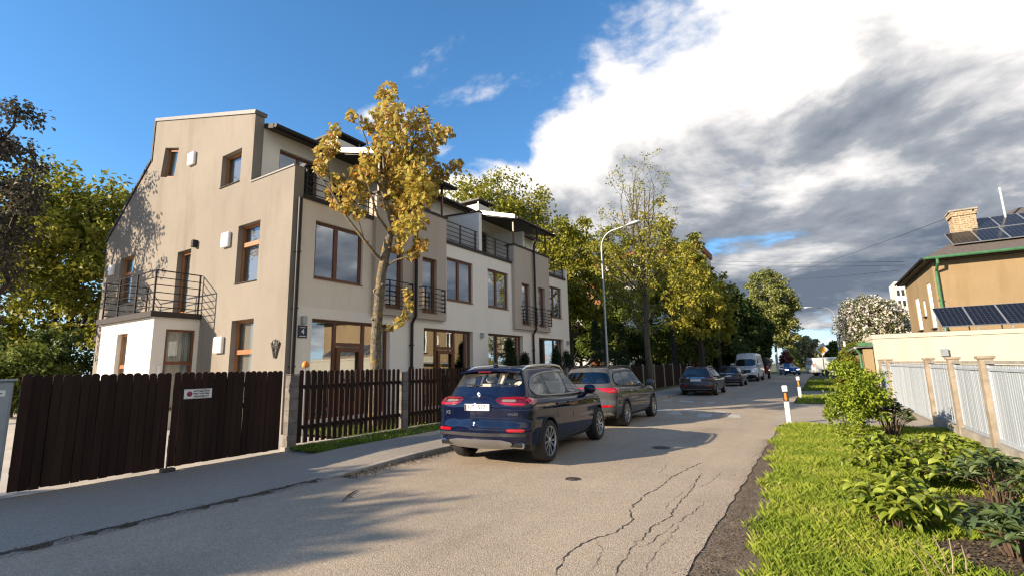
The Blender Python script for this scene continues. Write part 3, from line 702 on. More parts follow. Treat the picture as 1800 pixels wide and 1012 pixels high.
# wire fence with slim concrete posts further on
for i in range(13):
    y = 28.6+i*2.5
    p = thing('fence_post', (FX, y, 0), 'slim grey concrete post of the dark garden fence under the trees', 'post', 'slim posts of the far fence')
    MB().prism([(-.055, -.05), (.055, -.05), (.045, 1.75), (-.045, 1.75)], 0, FX-.05, FX+.05)
    mb = MB(); mb.prism([(y-.06, -.05), (y+.06, -.05), (y+.045, 1.7), (y-.045, 1.7)], 0, FX-.05, FX+.05); mb.build('shaft', 'concrete', p)
    f = thing('wire_fence', (FX, y+1.25, 0), 'dark planked garden fence bay under the trees beyond the house', 'fence', 'far dark fence bays')
    y0, y1 = (y+.07, y+2.43)
    for k in range(16): inst('plank', pm_far, (FX, y0+(k+.5)*(y1-y0)/16, .08+rf.uniform(-.02, .01)), f)
    for z in (.4, 1.3): MB().box(FX-.05, FX-.013, y0-.01, y1+.01, z, z+.08).build('rail', 'fence_rail', f)
# grey cabinet at the gate
cb_ = thing('metal_cabinet', (-9.60, 1.80, 0), 'grey metal utility cabinet on a concrete foot beside the brown gate', 'cabinet')
MB().cbox(-9.78, -9.42, 1.42, 2.10, .26, 1.60, .012).build('body', 'steel_grey', cb_)
dr = MB().cbox(-9.419, -9.405, 1.45, 2.07, .30, 1.52, .004).build('door', 'steel_grey', cb_)
MB().box(-9.80, -9.38, 1.40, 2.12, 1.602, 1.63).build('roof', 'steel_grey', cb_)
MB().box(-9.404, -9.402, 1.84, 2.02, 1.40, 1.48).build('label_plate', 'paint_white', dr)
MB().box(-9.404, -9.4015, 1.87, 1.99, 1.432, 1.445).build('print', 'print_dark', dr)
MB().cbox(-9.76, -9.44, 1.46, 2.06, -.02, .262, .01).build('foot', 'concrete', cb_)
# ------------------------------------------------------------------ vehicles
def paint(name, col, metal=0., rough=.5, coat=1.0):
    m, nt, b = nodes_of(name); b.inputs['Metallic'].default_value = metal; b.inputs['Roughness'].default_value = rough; b.inputs['Coat Weight'].default_value = coat; b.inputs['Specular IOR Level'].default_value = .0
    v = coords(nt, (1, 1, 1), False); d = rng(nt, noi(nt, v, 3., 6, .65), .45, .75)
    nt.links.new(mixc(nt, d, col, tuple(c*.95+.006 for c in col)), b.inputs['Base Color'])
    nt.links.new(rng(nt, d, 0, 1, .005, .03), b.inputs['Coat Roughness'])       # a film of road dust
    return m
paint('navy_paint', (.004, .007, .026)); paint('grey_paint', (.066, .066, .067)); paint('brown_paint', (.045, .038, .036)); paint('charcoal_paint', (.035, .037, .042))
paint('white_paint', (.62, .62, .60), 0, .5, .6); paint('blue_paint', (.010, .085, .30)); paint('red_paint', (.20, .02, .012), 0, .5, .5)
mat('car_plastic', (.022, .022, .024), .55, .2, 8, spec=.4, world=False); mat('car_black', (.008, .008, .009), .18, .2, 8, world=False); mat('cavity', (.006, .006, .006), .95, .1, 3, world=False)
mat('tyre', (.022, .021, .020), .82, .3, 20, world=False); mat('alloy', (.50, .51, .52), .28, .15, 9, metal=.85, world=False); mat('alloy_dark', (.10, .10, .105), .35, .15, 9, metal=.7, world=False)
mat('chrome', (.62, .63, .64), .14, .05, 5, metal=1., world=False); mat('silver_trim', (.34, .34, .345), .35, .1, 8, metal=.7, world=False)
mat('lamp_red', (.36, .006, .012), .12, .1, 6, coat=1., world=False); mat('lamp_dark_red', (.10, .006, .010), .15, .3, 10, coat=1., world=False); mat('lamp_clear', (.20, .15, .13), .12, .3, 40, coat=1., world=False); mat('lamp_white', (.75, .76, .78), .1, .1, 8, coat=1., world=False)
mat('seat_cream', (.78, .73, .62), .6, .15, 6, world=False); mat('seat_dark', (.05, .05, .052), .7, .2, 6, world=False)
glass('car_glass', refl=.07, boost=4., see=.82); glass('car_glass_dark', refl=.10, boost=3.5, see=.30)
mat('car_glass_black', (.010, .012, .014), .03, .2, 2, spec=.9, world=False, coat=.6)
def lerp_tab(tab, x):
    if x <= tab[0][0]: return tab[0][1]
    for (a, b), (c, d) in zip(tab, tab[1:]):
        if x <= c:
            t = (x-a)/(c-a); t = t*t*(3-2*t)*.5+t*.5; return b+(d-b)*t
    return tab[-1][1]
def outline(w, yr, yf, cr, cf, ns=26, nc=9, ne=7):
    """half outline on the +x side from rear centre to front centre: list of (x, y)"""
    pts = []
    crx, cry = min(cr[0], w*.95), cr[1]; cfx, cfy = min(cf[0], w*.95), cf[1]
    for i in range(ne): t = i/ne; pts.append(((w-crx)*t, yr+cr[2]*t*t))
    for i in range(nc): q = math.pi/2*i/nc; pts.append((w-crx+crx*math.sin(q), yr+cr[2]+(cry-cr[2])*(1-math.cos(q))))
    y0, y1 = yr+cry, yf-cfy
    for i in range(ns): pts.append((w, y0+(y1-y0)*i/ns))
    for i in range(nc): q = math.pi/2*i/nc; pts.append((w-cfx+cfx*math.cos(q), y1+(cfy-cf[2])*math.sin(q)))
    for i in range(ne+1): t = 1-i/ne; pts.append(((w-cfx)*t, yf-cf[2]*t*t))
    return pts
def loft(rows):
    """rows of (x,y,z) half rings, mirrored and stitched"""
    V = []; F = []; n = len(rows[0])
    for r in rows: V += [Vector(p) for p in r]
    for i in range(len(rows)-1):
        for j in range(n-1): F.append((i*n+j, i*n+j+1, (i+1)*n+j+1, (i+1)*n+j))
    k = len(V); V += [Vector((-v.x, v.y, v.z)) for v in V]; F += [tuple(q+k for q in reversed(f)) for f in F]
    bm = bmesh.new(); vs = [bm.verts.new(v) for v in V]
    for f in F:
        try: bm.faces.new([vs[i] for i in f])
        except ValueError: pass
    bmesh.ops.remove_doubles(bm, verts=bm.verts, dist=.0008)
    bmesh.ops.holes_fill(bm, edges=[e for e in bm.edges if e.is_boundary])
    bmesh.ops.recalc_face_normals(bm, faces=bm.faces)
    return bm
def bool_diff(bm, cutters):
    bmesh.ops.triangulate(bm, faces=bm.faces[:])
    me = bpy.data.meshes.new('t'); bm.to_mesh(me); bm.free(); o = bpy.data.objects.new('t', me); COL.objects.link(o); cs = []
    for c in cutters:
        c.normal_update()
        cm = bpy.data.meshes.new('c'); c.to_mesh(cm); c.free(); co = bpy.data.objects.new('c', cm); COL.objects.link(co); cs.append(co)
        md = o.modifiers.new('b', 'BOOLEAN'); md.operation = 'DIFFERENCE'; md.object = co; md.solver = 'EXACT'
    dg = bpy.context.evaluated_depsgraph_get(); dg.update(); r = bpy.data.meshes.new_from_object(o.evaluated_get(dg))
    for q in cs+[o]: bpy.data.objects.remove(q)
    out = bmesh.new(); out.from_mesh(r); bpy.data.meshes.remove(r); return out
def bm_of(mb):
    bm = bmesh.new(); vs = [bm.verts.new(v) for v in mb.v]
    for f in mb.f: bm.faces.new([vs[i] for i in f])
    bmesh.ops.recalc_face_normals(bm, faces=bm.faces); return bm
def rounded(poly, n=3, k=.22):
    """cut the corners of a polygon round"""
    for _ in range(n):
        out = []
        for i in range(len(poly)):
            a, b = Vector(poly[i]), Vector(poly[(i+1) % len(poly)]); out += [a.lerp(b, k), a.lerp(b, 1-k)]
        poly = [tuple(p) for p in out]
    return poly
def bm_obj(bm, name, mats, parent, smooth=True, ang=38):
    me = bpy.data.meshes.new(name); bm.to_mesh(me); bm.free()
    for m in mats: me.materials.append(MATS[m])
    if smooth: me.polygons.foreach_set('use_smooth', [True]*len(me.polygons)); me.set_sharp_from_angle(angle=R(ang))
    return put(bpy.data.objects.new(name, me), parent)
def decal(bvh, poly, axis, side, name, m, parent, off=.004, g=.06, rim=.012, rnd_=2, k=.2):
    """a thin shell cut to a 2-D outline and laid on the body; axis 0: (y,z) from +-x, 1: (x,z) from +-y"""
    if rnd_: poly = rounded(poly, rnd_, k)
    bm = bmesh.new(); bm.faces.new([bm.verts.new((p[0], p[1], 0)) for p in poly])
    for ax in (0, 1):
        lo = min(p[ax] for p in poly); hi = max(p[ax] for p in poly); n = int((hi-lo)/g)
        for i in range(1, n+1):
            c = lo+(hi-lo)*i/(n+1); co = (c, 0, 0) if ax == 0 else (0, c, 0); no = (1, 0, 0) if ax == 0 else (0, 1, 0)
            bmesh.ops.bisect_plane(bm, geom=bm.verts[:]+bm.edges[:]+bm.faces[:], plane_co=co, plane_no=no)
    for v in bm.verts:
        if axis == 0: o, d = Vector((side*4, v.co.x, v.co.y)), Vector((-side, 0, 0))
        else: o, d = Vector((v.co.x, side*6, v.co.y)), Vector((0, -side, 0))
        h, nrm, _, _ = bvh.ray_cast(o, d)
        if h is None:
            q = o.copy(); q[axis] = side*(1.0 if axis == 0 else 2.5); h, nrm, _, _ = bvh.find_nearest(q)
        if nrm.dot(d) > 0: nrm = -nrm
        v.co = h+nrm*off
    bd = [e for e in bm.edges if e.is_boundary]
    if rim:
        r = bmesh.ops.extrude_edge_only(bm, edges=bd)
        for q in r['geom']:
            if isinstance(q, bmesh.types.BMVert): q.co[axis] -= side*rim
    bmesh.ops.recalc_face_normals(bm, faces=bm.faces)
    return bm_obj(bm, name, [m], parent)
def edge_tube(bvh, poly, axis, side, r, name, m, parent, closed=True, off=.004):
    pts = []
    for p in poly:
        if axis == 0: o, d = Vector((side*4, p[0], p[1])), Vector((-side, 0, 0))
        else: o, d = Vector((p[0], side*6, p[1])), Vector((0, -side, 0))
        h, nrm, _, _ = bvh.ray_cast(o, d)
        if h is not None: pts.append(h-d*off)
    if closed: pts.append(pts[0])
    return MB().tube(pts, r, 6).build(name, m, parent, True)
def wheel(parent, x, y, r, w, rim_r, style, side, steer=0., alloy='alloy'):
    M_ = Matrix.Translation((x, y, r)) @ Matrix.Rotation(R(steer), 4, 'Z') @ Matrix.Rotation(R(90)*side, 4, 'Y')
    t = MB().lathe([(rim_r, -w*.42), (rim_r+.02, -w*.5), (r-.03, -w*.5), (r-.008, -w*.42), (r, -w*.25), (r, w*.25), (r-.008, w*.42), (r-.03, w*.5), (rim_r+.02, w*.5), (rim_r, w*.42)], 40, M_, True)
    wh = t.build('wheel', 'tyre', parent, True)
    MB().lathe([(rim_r-.02, -w*.4), (rim_r-.02, w*.18)], 32, M_).build('dark_disc', 'cavity', wh, True)  # solid near-black disc filling the wheel behind the spokes
    rim = MB().lathe([(rim_r+.006, w*.40), (rim_r+.006, w*.47), (rim_r-.012, w*.47), (rim_r-.02, w*.38)], 40, M_, True)
    n = style[0]
    for k in range(n):
        a = 2*math.pi*k/n
        for s in ((-1, 1) if style[1] == 2 else (0,)):
            b = a+s*style[2]
            p0 = Vector((math.cos(a+s*.25)*.045, math.sin(a+s*.25)*.045, w*.40)); p1 = Vector((math.cos(b)*(rim_r-.01), math.sin(b)*(rim_r-.01), w*.44))
            d = (p1-p0).normalized(); q = d.cross(Vector((0, 0, 1))).normalized(); tw = style[3]
            vs = [M_ @ v for v in (p0+q*tw*.8, p0-q*tw*.8, p1-q*tw, p1+q*tw, p0+q*tw*.8-Vector((0, 0, .035)), p0-q*tw*.8-Vector((0, 0, .035)), p1-q*tw-Vector((0, 0, .035)), p1+q*tw-Vector((0, 0, .035)))]
            rim.add(vs, [(0, 1, 2, 3), (7, 6, 5, 4), (0, 4, 5, 1), (1, 5, 6, 2), (2, 6, 7, 3), (3, 7, 4, 0)])
    rim.build('rim', alloy, wh)
    MB().lathe([(.06, w*.30), (.06, w*.42), (.045, w*.455)], 16, M_).build('hub', alloy, wh, True)
    return wh
def make_car(sp):
    T = thing(sp['name'], (0, 0, 0), sp['label'], sp['cat'], world=False)
    W2 = sp['W']/2; yr, yf = sp['yr'], sp['yf']; ax = (-sp['wb']/2, sp['wb']/2); r = sp['r']
    belt = lambda y: lerp_tab(sp['belt'], y); zb0 = sp['zb']
    zbt = lambda y: zb0+max(0, (abs(y-(yr+yf)/2)-(yf-yr)*.38))*sp.get('kick', .22)
    rows = []
    for (t, fw_, dr, df) in sp['lower']:
        o = outline(W2*fw_, yr+dr, yf-df, sp['cr'], sp['cf'])
        rows.append([(x, y, zbt(y)+t*(belt(y)-zbt(y))) for x, y in o])
    for q, cz in ((.86, .022), (.6, .045), (.3, .055), (0, .06)):
        rows.append([(x*q, y, z+cz*sp.get('crown', 1)) for x, y, z in rows[len(sp['lower'])-1]])
    floor = [[(x*q, y, z) for x, y, z in rows[0]] for q in (0,)]
    bm = loft(floor+rows)
    cut = []
    for y in ax:
        for s in (-1, 1):
            c = MB().lathe([(sp['ra'], -.2), (sp['ra'], .5)], 36, Matrix.Translation((s*(W2-.20), y, r+.01)) @ Matrix.Rotation(R(90)*s, 4, 'Y')); cut.append(bm_of(c))
    bm = bool_diff(bm, cut)
    # greenhouse
    gh = sp['gh']; gy0, gy1 = gh['rear'], gh['front']; roof = lambda y: lerp_tab(gh['roof'], y)
    def ghrows(ins, zlow):
        rr = []
        N = 12
        for i in range(N+1):
            s = i/N
            w = gh['wb']+(gh['wr']-gh['wb'])*(s**1.25); a = gy0[0]+(gy0[1]-gy0[0])*(s**gh.get('pr', 1.0)); b = gy1[0]+(gy1[1]-gy1[0])*s
            o = outline(w-ins, a+ins*1.2, b-ins*1.6, gh['cr'], gh['cf'], ns=22)
            rr.append([(x, y, (belt(0)-zlow)+s*(roof(y)-ins-(belt(0)-zlow))) for x, y in o])
        top = rr[-1]
        for q, cz in ((.94, .020), (.8, .040), (.5, .058), (.2, .066), (0, .068)):
            rr.append([(x*q, y, z+cz) for x, y, z in top])
        fl = [[(x*q, y, z) for x, y, z in rr[0]] for q in (0,)]
        return fl+rr
    outer = loft(ghrows(0, .06))
    bvh_g = BVHTree.FromBMesh(outer)
    def prism_bm(poly, axis, a, b): return bm_of(MB().prism(poly, axis, a, b))
    if sp.get('see'):
        prof = []
        zl = belt(0)+.02; ins = .05
        for i in range(5): t = i/4*.97; prof.append((gy0[0]+(gy0[1]-gy0[0])*(t**gh.get('pr', 1.0))+.09, zl+t*(roof(gy0[1]+.1)-ins-zl), t, .30))
        for i in range(1, 5): y = gy0[1]+.1+(gy1[1]-.12-gy0[1]-.1)*i/5; prof.append((y, roof(y)-ins+.03, 1.0, .0))
        for i in range(4, -1, -1): t = i/4*.97; prof.append((gy1[0]+(gy1[1]-gy1[0])*t-.14, zl+t*(roof(gy1[1]-.1)-ins-zl), t, .26))
        for q_ in (.86, .5, .12): prof.append((gy0[0]+.09+(gy1[0]-.14-gy0[0]-.09)*q_, zl, 0., 0.))
        wz = lambda t: gh['wb']+(gh['wr']-gh['wb'])*(t**1.25)-.055
        cv = [(wz(t)-k_, y, z) for y, z, t, k_ in prof]+[(-wz(t)+k_, y, z) for y, z, t, k_ in prof]; n_ = len(prof)
        cb0 = bm_of(MB().add(cv, [tuple(range(n_)), tuple(range(2*n_-1, n_-1, -1))]+[(i, (i+1) % n_, n_+(i+1) % n_, n_+i) for i in range(n_)]))
        bmesh.ops.triangulate(cb0, faces=cb0.faces[:]); bmesh.ops.recalc_face_normals(cb0, faces=cb0.faces)
        cuts = [cb0]
        for p in sp['side_panes']: cuts.append(prism_bm(rounded(p, 2, .16), 0, -2, 2))
        cuts.append(prism_bm(rounded(sp['rear_pane'], 2, .16), 1, -4, -.9))
        cuts.append(prism_bm(rounded(sp['front_pane'], 2, .16), 1, .5, 4.013))
        for q in cuts:
            keep = outer.copy(); v0 = outer.calc_volume(); outer = bool_diff(outer, [q])
            if outer.calc_volume() < v0*.2: outer.free(); outer = keep
            else: keep.free()
    tmp = bpy.data.meshes.new('t'); outer.to_mesh(tmp); outer.free(); nb = len(bm.faces); bm.from_mesh(tmp); bpy.data.meshes.remove(tmp)
    bm.faces.ensure_lookup_table()
    for i, f in enumerate(bm.faces):
        c = f.calc_center_median()
        if i < nb:
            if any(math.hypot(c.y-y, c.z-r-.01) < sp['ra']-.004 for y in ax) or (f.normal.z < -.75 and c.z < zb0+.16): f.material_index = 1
            elif f.normal.z > .6 and gy0[0]+.12 < c.y < gy1[0]-.25 and abs(c.x) < gh['wb']-.05 and c.z > belt(c.y)-.02: f.material_index = 1
            elif c.z < sp.get('clad', 0) : f.material_index = 2
        elif sp.get('see') and f.normal.length > 0:
            q = Vector((0, (gy0[0]+gy1[0])/2, belt(0)+.2))-c
            if f.normal.dot(q) > 0 and abs(f.normal.z) < 2: f.material_index = 3
    bvh = BVHTree.FromBMesh(bm)
    body = bm_obj(bm, 'body', [sp['paint'], 'cavity', 'car_plastic', sp.get('liner', 'cavity')], T)
    gm = sp.get('glass', 'car_glass_black')
    for s in (-1, 1):
        for p in sp['side_panes']: decal(bvh_g, p, 0, s, 'side_window', gm, T, .004, .08, .006, 2, .16)
        if 'trim' in sp: edge_tube(bvh_g, rounded(sp['trim'], 2, .2), 0, s, .017, 'window_trim', sp.get('trim_m', 'chrome'), T, off=.006)
        for p in sp.get('pillars', ()): decal(bvh_g, p, 0, s, 'pillar', 'car_black', T, .003, .08, .004, 0)
    rp = decal(bvh_g, sp['rear_pane'], 1, -1, 'rear_window', gm, T, .004, .08, .006, 2, .16)
    decal(bvh_g, sp['front_pane'], 1, 1, 'windscreen', gm, T, .004, .08, .006, 2, .16)
    zlo = min(p[1] for p in sp['rear_pane']); hit = bvh_g.ray_cast(Vector((0, -6, zlo+.03)), Vector((0, 1, 0)))[0]
    if hit and sp.get('wiper', 1): MB().tube([(0, hit.y-.02, zlo+.02), (-.20, hit.y-.03, zlo+.035), (-.42, hit.y-.015, zlo+.06)], .012, 6).build('wiper', 'car_plastic', rp)
    for (axis, side, poly, nm, m, of) in sp['decals']:
        decal(bvh, poly, axis, side, nm, m, T, of, .04, .02, 1, .15)
        if axis == 1: decal(bvh, [(-a, b) for a, b in poly], axis, side, nm, m, T, of, .06, .02, 1, .15)
        else: decal(bvh, poly, axis, -side, nm, m, T, of, .06, .02, 1, .15)
    for (axis, side, poly, nm, m, of) in sp.get('single', ()): decal(bvh, poly, axis, side, nm, m, T, of, .06, .012, 1, .15)
    for (pl) in sp.get('seams', ()):
        for s in (-1, 1): edge_tube(bvh, pl, 0, s, .0045, 'door_seam', 'cavity', T, False, -.0005)
    for s in (-1, 1):
        for (y, z) in sp.get('handles', ()):
            h = bvh.ray_cast(Vector((s*4, y, z)), Vector((-s, 0, 0)))[0]
            if h: MB().cbox(h.x-.012, h.x+.022, y-.11, y+.11, z-.016, z+.016, .008) if s > 0 else None; MB().cbox(min(h.x-.01*s, h.x+.026*s), max(h.x-.01*s, h.x+.026*s), y-.11, y+.11, z-.016, z+.016, .008).build('door_handle', sp['paint'], T)
        if 'mirror' in sp:
            my, mz, ms = sp['mirror']; h = bvh.ray_cast(Vector((s*4, my, mz-.10)), Vector((-s, 0, 0)))[0]; hx = h.x if h else s*W2
            mb = MB(); mb.lathe([(.02, -.14), (.075, -.12), (.10, -.04), (.10, .05), (.07, .12), (.02, .135)], 14, Matrix.Translation((hx+s*.15, my, mz)) @ Matrix.Rotation(R(90), 4, 'Y') @ Matrix.Diagonal((ms, .75*ms, 1*ms, 1)))
            mr_ = mb.build('mirror', sp['paint'], T, True)
            MB().cbox(min(hx-.03*s, hx+.1*s), max(hx-.03*s, hx+.1*s), my-.035, my+.035, mz-.11, mz-.07, .01).build('mirror_arm', 'car_plastic', mr_)
        if 'rails' in sp:
            y0, y1, xx = sp['rails']; pts = []
            for i in range(13):
                y = y0+(y1-y0)*i/12; h = bvh_g.ray_cast(Vector((s*xx, y, 4)), Vector((0, 0, -1)))[0]
                if h: pts.append(h+Vector((0, 0, .062*math.sin(math.pi*min(1, max(0, i/12)))**.35-.005)))
            MB().tube(pts, .024, 8).build('roof_rail', sp.get('rail_m', 'silver_trim'), T, True)
        for i, y in enumerate(ax):
            wheel(T, s*(W2-sp['wheel_in']), y, r, sp['tw'], sp['rim'], sp['style'], s, sp.get('steer', 0) if i else 0, sp.get('alloy', 'alloy'))
        for y in ax:                                                # wheel-arch lips
            if sp.get('lip'):
                pts = []
                for k in range(19):
                    q = math.pi*(-.06+1.12*k/18); yy, zz = y+math.cos(q)*sp['ra'], r+.01+math.sin(q)*sp['ra']
                    h = bvh.ray_cast(Vector((s*4, yy+math.cos(q)*.012, zz+math.sin(q)*.012)), Vector((-s, 0, 0)))[0]
                    if h: pts.append(Vector((h.x+s*.001, yy, zz)))
                if len(pts) > 3: MB().tube(pts, .017, 6).build('arch_lip', sp['lip'], T, True)
    if 'fin' in sp:
        h = bvh_g.ray_cast(Vector((0, sp['fin'], 4)), Vector((0, 0, -1)))[0]
        MB().prism([(sp['fin']-.08, h.z-.005), (sp['fin']+.10, h.z-.005), (sp['fin']-.05, h.z+.065), (sp['fin']-.08, h.z+.06)], 0, -.02, .02).build('antenna_fin', sp['paint'], T)
    if 'plate' in sp:
        y_, z_, txt = sp['plate']; sd = 1 if y_ > 0 else -1
        h = bvh.ray_cast(Vector((0, sd*6, z_)), Vector((0, -sd, 0)))[0]; yy = h.y+sd*.018
        pl = MB().cbox(-.26, .26, min(yy, yy-sd*.03), max(yy, yy-sd*.03), z_-.057, z_+.057, .004).build('number_plate', 'paint_white', T)
        if txt:
            MR_ = Matrix.Translation((0, yy+sd*.001, z_)) @ Matrix.Rotation(R(90), 4, 'X')
            if sd > 0: MR_ = Matrix.Translation((0, yy+.001, z_)) @ Matrix.Rotation(R(180), 4, 'Z') @ Matrix.Rotation(R(90), 4, 'X')
            text(txt, .105, MR_, 'print_dark', pl, bold=.001)
            MB().box(-.255, -.215, yy-.0015, yy-.001, z_-.052, z_+.052).build('country_band', 'sign_navy', pl)
    if sp.get('seats'):
        sm = sp['seats']
        for (x, y, w, h0, h1) in sp['seat_rows']:
            b_ = MB().cbox(x-w/2, x+w/2, y-.09, y+.09, belt(y)-.12, h0, .05).build('seat_back', sm, T)
            MB().cbox(x-.13, x+.13, y-.06, y+.05, h0+.02, h1, .045).build('headrest', sm, b_)
    for fn in sp.get('extra', ()): fn(T, bvh, bvh_g)
    return T
LOW_SUV = [(0, .86, .16, .20), (.10, .945, .05, .07), (.22, .975, .0, .0), (.36, .985, .0, -.01), (.44, .99, .012, 0), (.52, .985, .045, .02), (.62, .99, .05, .05), (.74, 1.0, .045, .09), (.86, .995, .055, .14), (.93, .975, .075, .20), (.975, .945, .10, .27), (1.0, .905, .13, .34)]
# --- dark blue SUV
def x5_extra(T, bvh, bg):
    h = lambda x, z: bvh.ray_cast(Vector((x, -6, z)), Vector((0, 1, 0)))[0]
    e = h(0, 1.245); M_ = Matrix.Translation((0, e.y-.008, 1.245)) @ Matrix.Rotation(R(90), 4, 'X')
    b = MB().lathe([(.043, -.012), (.043, .006), (.036, .010)], 24, M_).build('roundel', 'chrome', T, True)
    for k in range(4):
        pts = [(0, 0)]+[(.030*math.cos(R(90*k+10*i)), .030*math.sin(R(90*k+10*i))) for i in range(10)]
        mb = MB(); mb.add([M_ @ Vector((x, y, .0125)) for x, y in pts], [tuple(range(len(pts)))]); mb.build('roundel_quarter', 'paint_white' if k % 2 else 'blue_paint', b)
    def script(x, z, s, sz):
        q = h(x, z); text(s, sz, Matrix.Translation((x, q.y-.006, z)) @ Matrix.Rotation(R(90), 4, 'X'), 'chrome', T, 'badge', .003)
    script(-.68, .93, 'X5', .085); script(.66, .92, 'xDrive30d', .058)
    sk = decal(bvh, [(-.60, .335), (-.66, .46), (-.42, .50), (.42, .50), (.66, .46), (.60, .335)], 1, -1, 'skid_plate', 'silver_trim', T, .025, .06, .05, 1, .12)
    decal(bvh, [(-.90, .545), (-.90, .60), (.90, .60), (.90, .545)], 1, -1, 'bumper_band', 'car_plastic', T, .006, .06, .02, 0)
    for s in (-1, 1):
        q = h(s*.72, .40)
        ex = MB().cbox(s*.72-.145, s*.72+.145, q.y-.035, q.y+.05, .345, .455, .02).build('exhaust_trim', 'chrome', T)
        MB().cbox(s*.72-.12, s*.72+.12, q.y-.042, q.y-.036, .366, .436, .002).build('exhaust_opening', 'cavity', ex)
        MB().tube([(s*.32, q.y+.01, .525), (s*.32, q.y-.012, .525)], .02, 10).build('parking_sensor', 'navy_paint', T)
    sp_ = []
    z = 1.66; g0 = bg.ray_cast(Vector((0, -6, 1.655)), Vector((0, 1, 0)))[0]
    mb = MB(); vs = []
    for i in range(15):
        x = -.60+1.2*i/14; y = g0.y+.10*(x/.6)**2; zz = 1.690-.045*(x/.6)**2
        vs += [(x, y+.22, zz+.02), (x, y-.09, zz+.004), (x, y-.085, zz-.028), (x, y+.1, zz-.035)]
    fs = []
    for i in range(14):
        for k in range(4): fs.append((4*i+k, 4*i+(k+1) % 4, 4*(i+1)+(k+1) % 4, 4*(i+1)+k))
    mb.add(vs, fs+[(0, 1, 2, 3), (59, 58, 57, 56)]); sp_ = mb.build('spoiler', 'navy_paint', T, True)
    MB().cbox(-.14, .14, g0.y-.075, g0.y-.06, 1.645, 1.66, .003).build('brake_light', 'lamp_red', sp_)
    MB().cbox(.05, .35, .55, .9, 1.1, 1.19, .03).build('dashboard', 'seat_dark', T)
    MB().tube([(.0-.37+.16*math.cos(t*.45), .52+.05*math.sin(t*.45), 1.18+.16*math.sin(t*.45)) for t in range(15)], .014, 6).build('steering_wheel', 'seat_dark', T)
X5 = dict(name='parked_suv', label='dark blue SUV with red tail lights and plate HT-557 parked by the kerb', cat='car', W=1.98, yr=-2.52, yf=2.40, wb=2.975, r=.374, ra=.43, tw=.275, rim=.262, wheel_in=.125, zb=.25, kick=.20,
    belt=[(-2.6, 1.20), (-1.5, 1.165), (0, 1.12), (1.1, 1.10), (1.6, 1.07), (2.2, .96), (2.45, .86)], lower=LOW_SUV, cr=(.50, .30, .07), cf=(.75, .75, .12), paint='navy_paint',
    gh=dict(rear=(-2.40, -2.12), front=(1.25, .35), wb=.89, wr=.615, roof=[(-2.3, 1.635), (-1.6, 1.69), (-.5, 1.705), (.2, 1.675), (.6, 1.60)], cr=(.40, .34, .05), cf=(.45, .42, .14), pr=1.3),
    see=1, glass='car_glass', liner='seat_cream',
    side_panes=[[(.86, 1.165), (.62, 1.37), (.18, 1.585), (-.16, 1.61), (-.16, 1.175)], [(-.24, 1.175), (-.24, 1.612), (-.90, 1.605), (-1.12, 1.585), (-1.13, 1.195)], [(-1.20, 1.20), (-1.20, 1.58), (-1.52, 1.545), (-1.80, 1.44), (-1.86, 1.33), (-1.75, 1.235)]],
    pillars=[[(-.24, 1.165), (-.24, 1.62), (-.16, 1.62), (-.16, 1.165)], [(-1.20, 1.19), (-1.20, 1.59), (-1.12, 1.595), (-1.13, 1.19)]],
    trim=[(.92, 1.15), (.64, 1.385), (.18, 1.602), (-.3, 1.632), (-1.0, 1.620), (-1.55, 1.565), (-1.84, 1.46), (-1.90, 1.32), (-1.76, 1.215), (-.9, 1.17)], trim_m='silver_trim',
    rear_pane=[(-.66, 1.385), (-.70, 1.44), (-.60, 1.62), (.60, 1.62), (.70, 1.44), (.66, 1.385)], front_pane=[(-.72, 1.16), (-.56, 1.57), (.56, 1.57), (.72, 1.16)],
    decals=[(1, -1, [(.33, 1.165), (.40, 1.205), (.62, 1.215), (.90, 1.205), (.90, 1.06), (.62, 1.055), (.42, 1.085)], 'tail_light', 'lamp_dark_red', .008),
            (1, -1, [(.37, 1.185), (.42, 1.195), (.885, 1.19), (.885, 1.170), (.42, 1.172)], 'tail_light_bar', 'lamp_red', .016), (1, -1, [(.42, 1.098), (.45, 1.116), (.885, 1.094), (.885, 1.070), (.62, 1.074)], 'tail_light_bar', 'lamp_red', .016),
            (1, -1, [(.46, 1.128), (.46, 1.162), (.72, 1.162), (.72, 1.118)], 'tail_light_lens', 'lamp_clear', .014), (0, 1, [(-2.235, 1.07), (-2.235, 1.20), (-2.08, 1.185), (-1.95, 1.14), (-2.06, 1.085)], 'tail_light', 'lamp_red', .008),
            (1, -1, [(.58, .625), (.58, .675), (.88, .675), (.88, .625)], 'bumper_reflector', 'lamp_red', .010), (1, 1, [(.50, .80), (.52, .90), (.90, .92), (.90, .82)], 'headlight', 'lamp_white', .006)],
    single=[(1, 1, [(-.42, .62), (-.42, .86), (.42, .86), (.42, .62)], 'grille', 'car_black', .008)],
    seams=[[(-.22, 1.15), (-.21, .8), (-.22, .42)], [(1.02, 1.10), (1.06, .8), (1.02, .42)], [(-1.28, 1.17), (-1.16, .95), (-1.02, .75)], [(-.9, .40), (1.0, .40)], [(-2.2, .985), (-1.2, 1.0), (.9, .985)]], handles=[(-.42, 1.01), (-1.30+.3, 1.02), ][:2], mirror=(.80, 1.21, 1.0), rails=(-1.85, .35, .60), rail_m='chrome', fin=-1.75,
    plate=(-2.5, 1.035, 'HT- 557'), seats='seat_cream', seat_rows=[(-.45, -1.15, .5, 1.40, 1.55), (0, -1.15, .35, 1.38, 1.48), (.45, -1.15, .5, 1.40, 1.55), (-.42, .05, .5, 1.42, 1.58), (.42, .05, .5, 1.42, 1.58)],
    style=(5, 2, .28, .020), lip='car_plastic', extra=[x5_extra], clad=.36)
def place(T, x, y, rz): T.location = (x, y, 0); T.rotation_euler = (0, 0, R(rz))
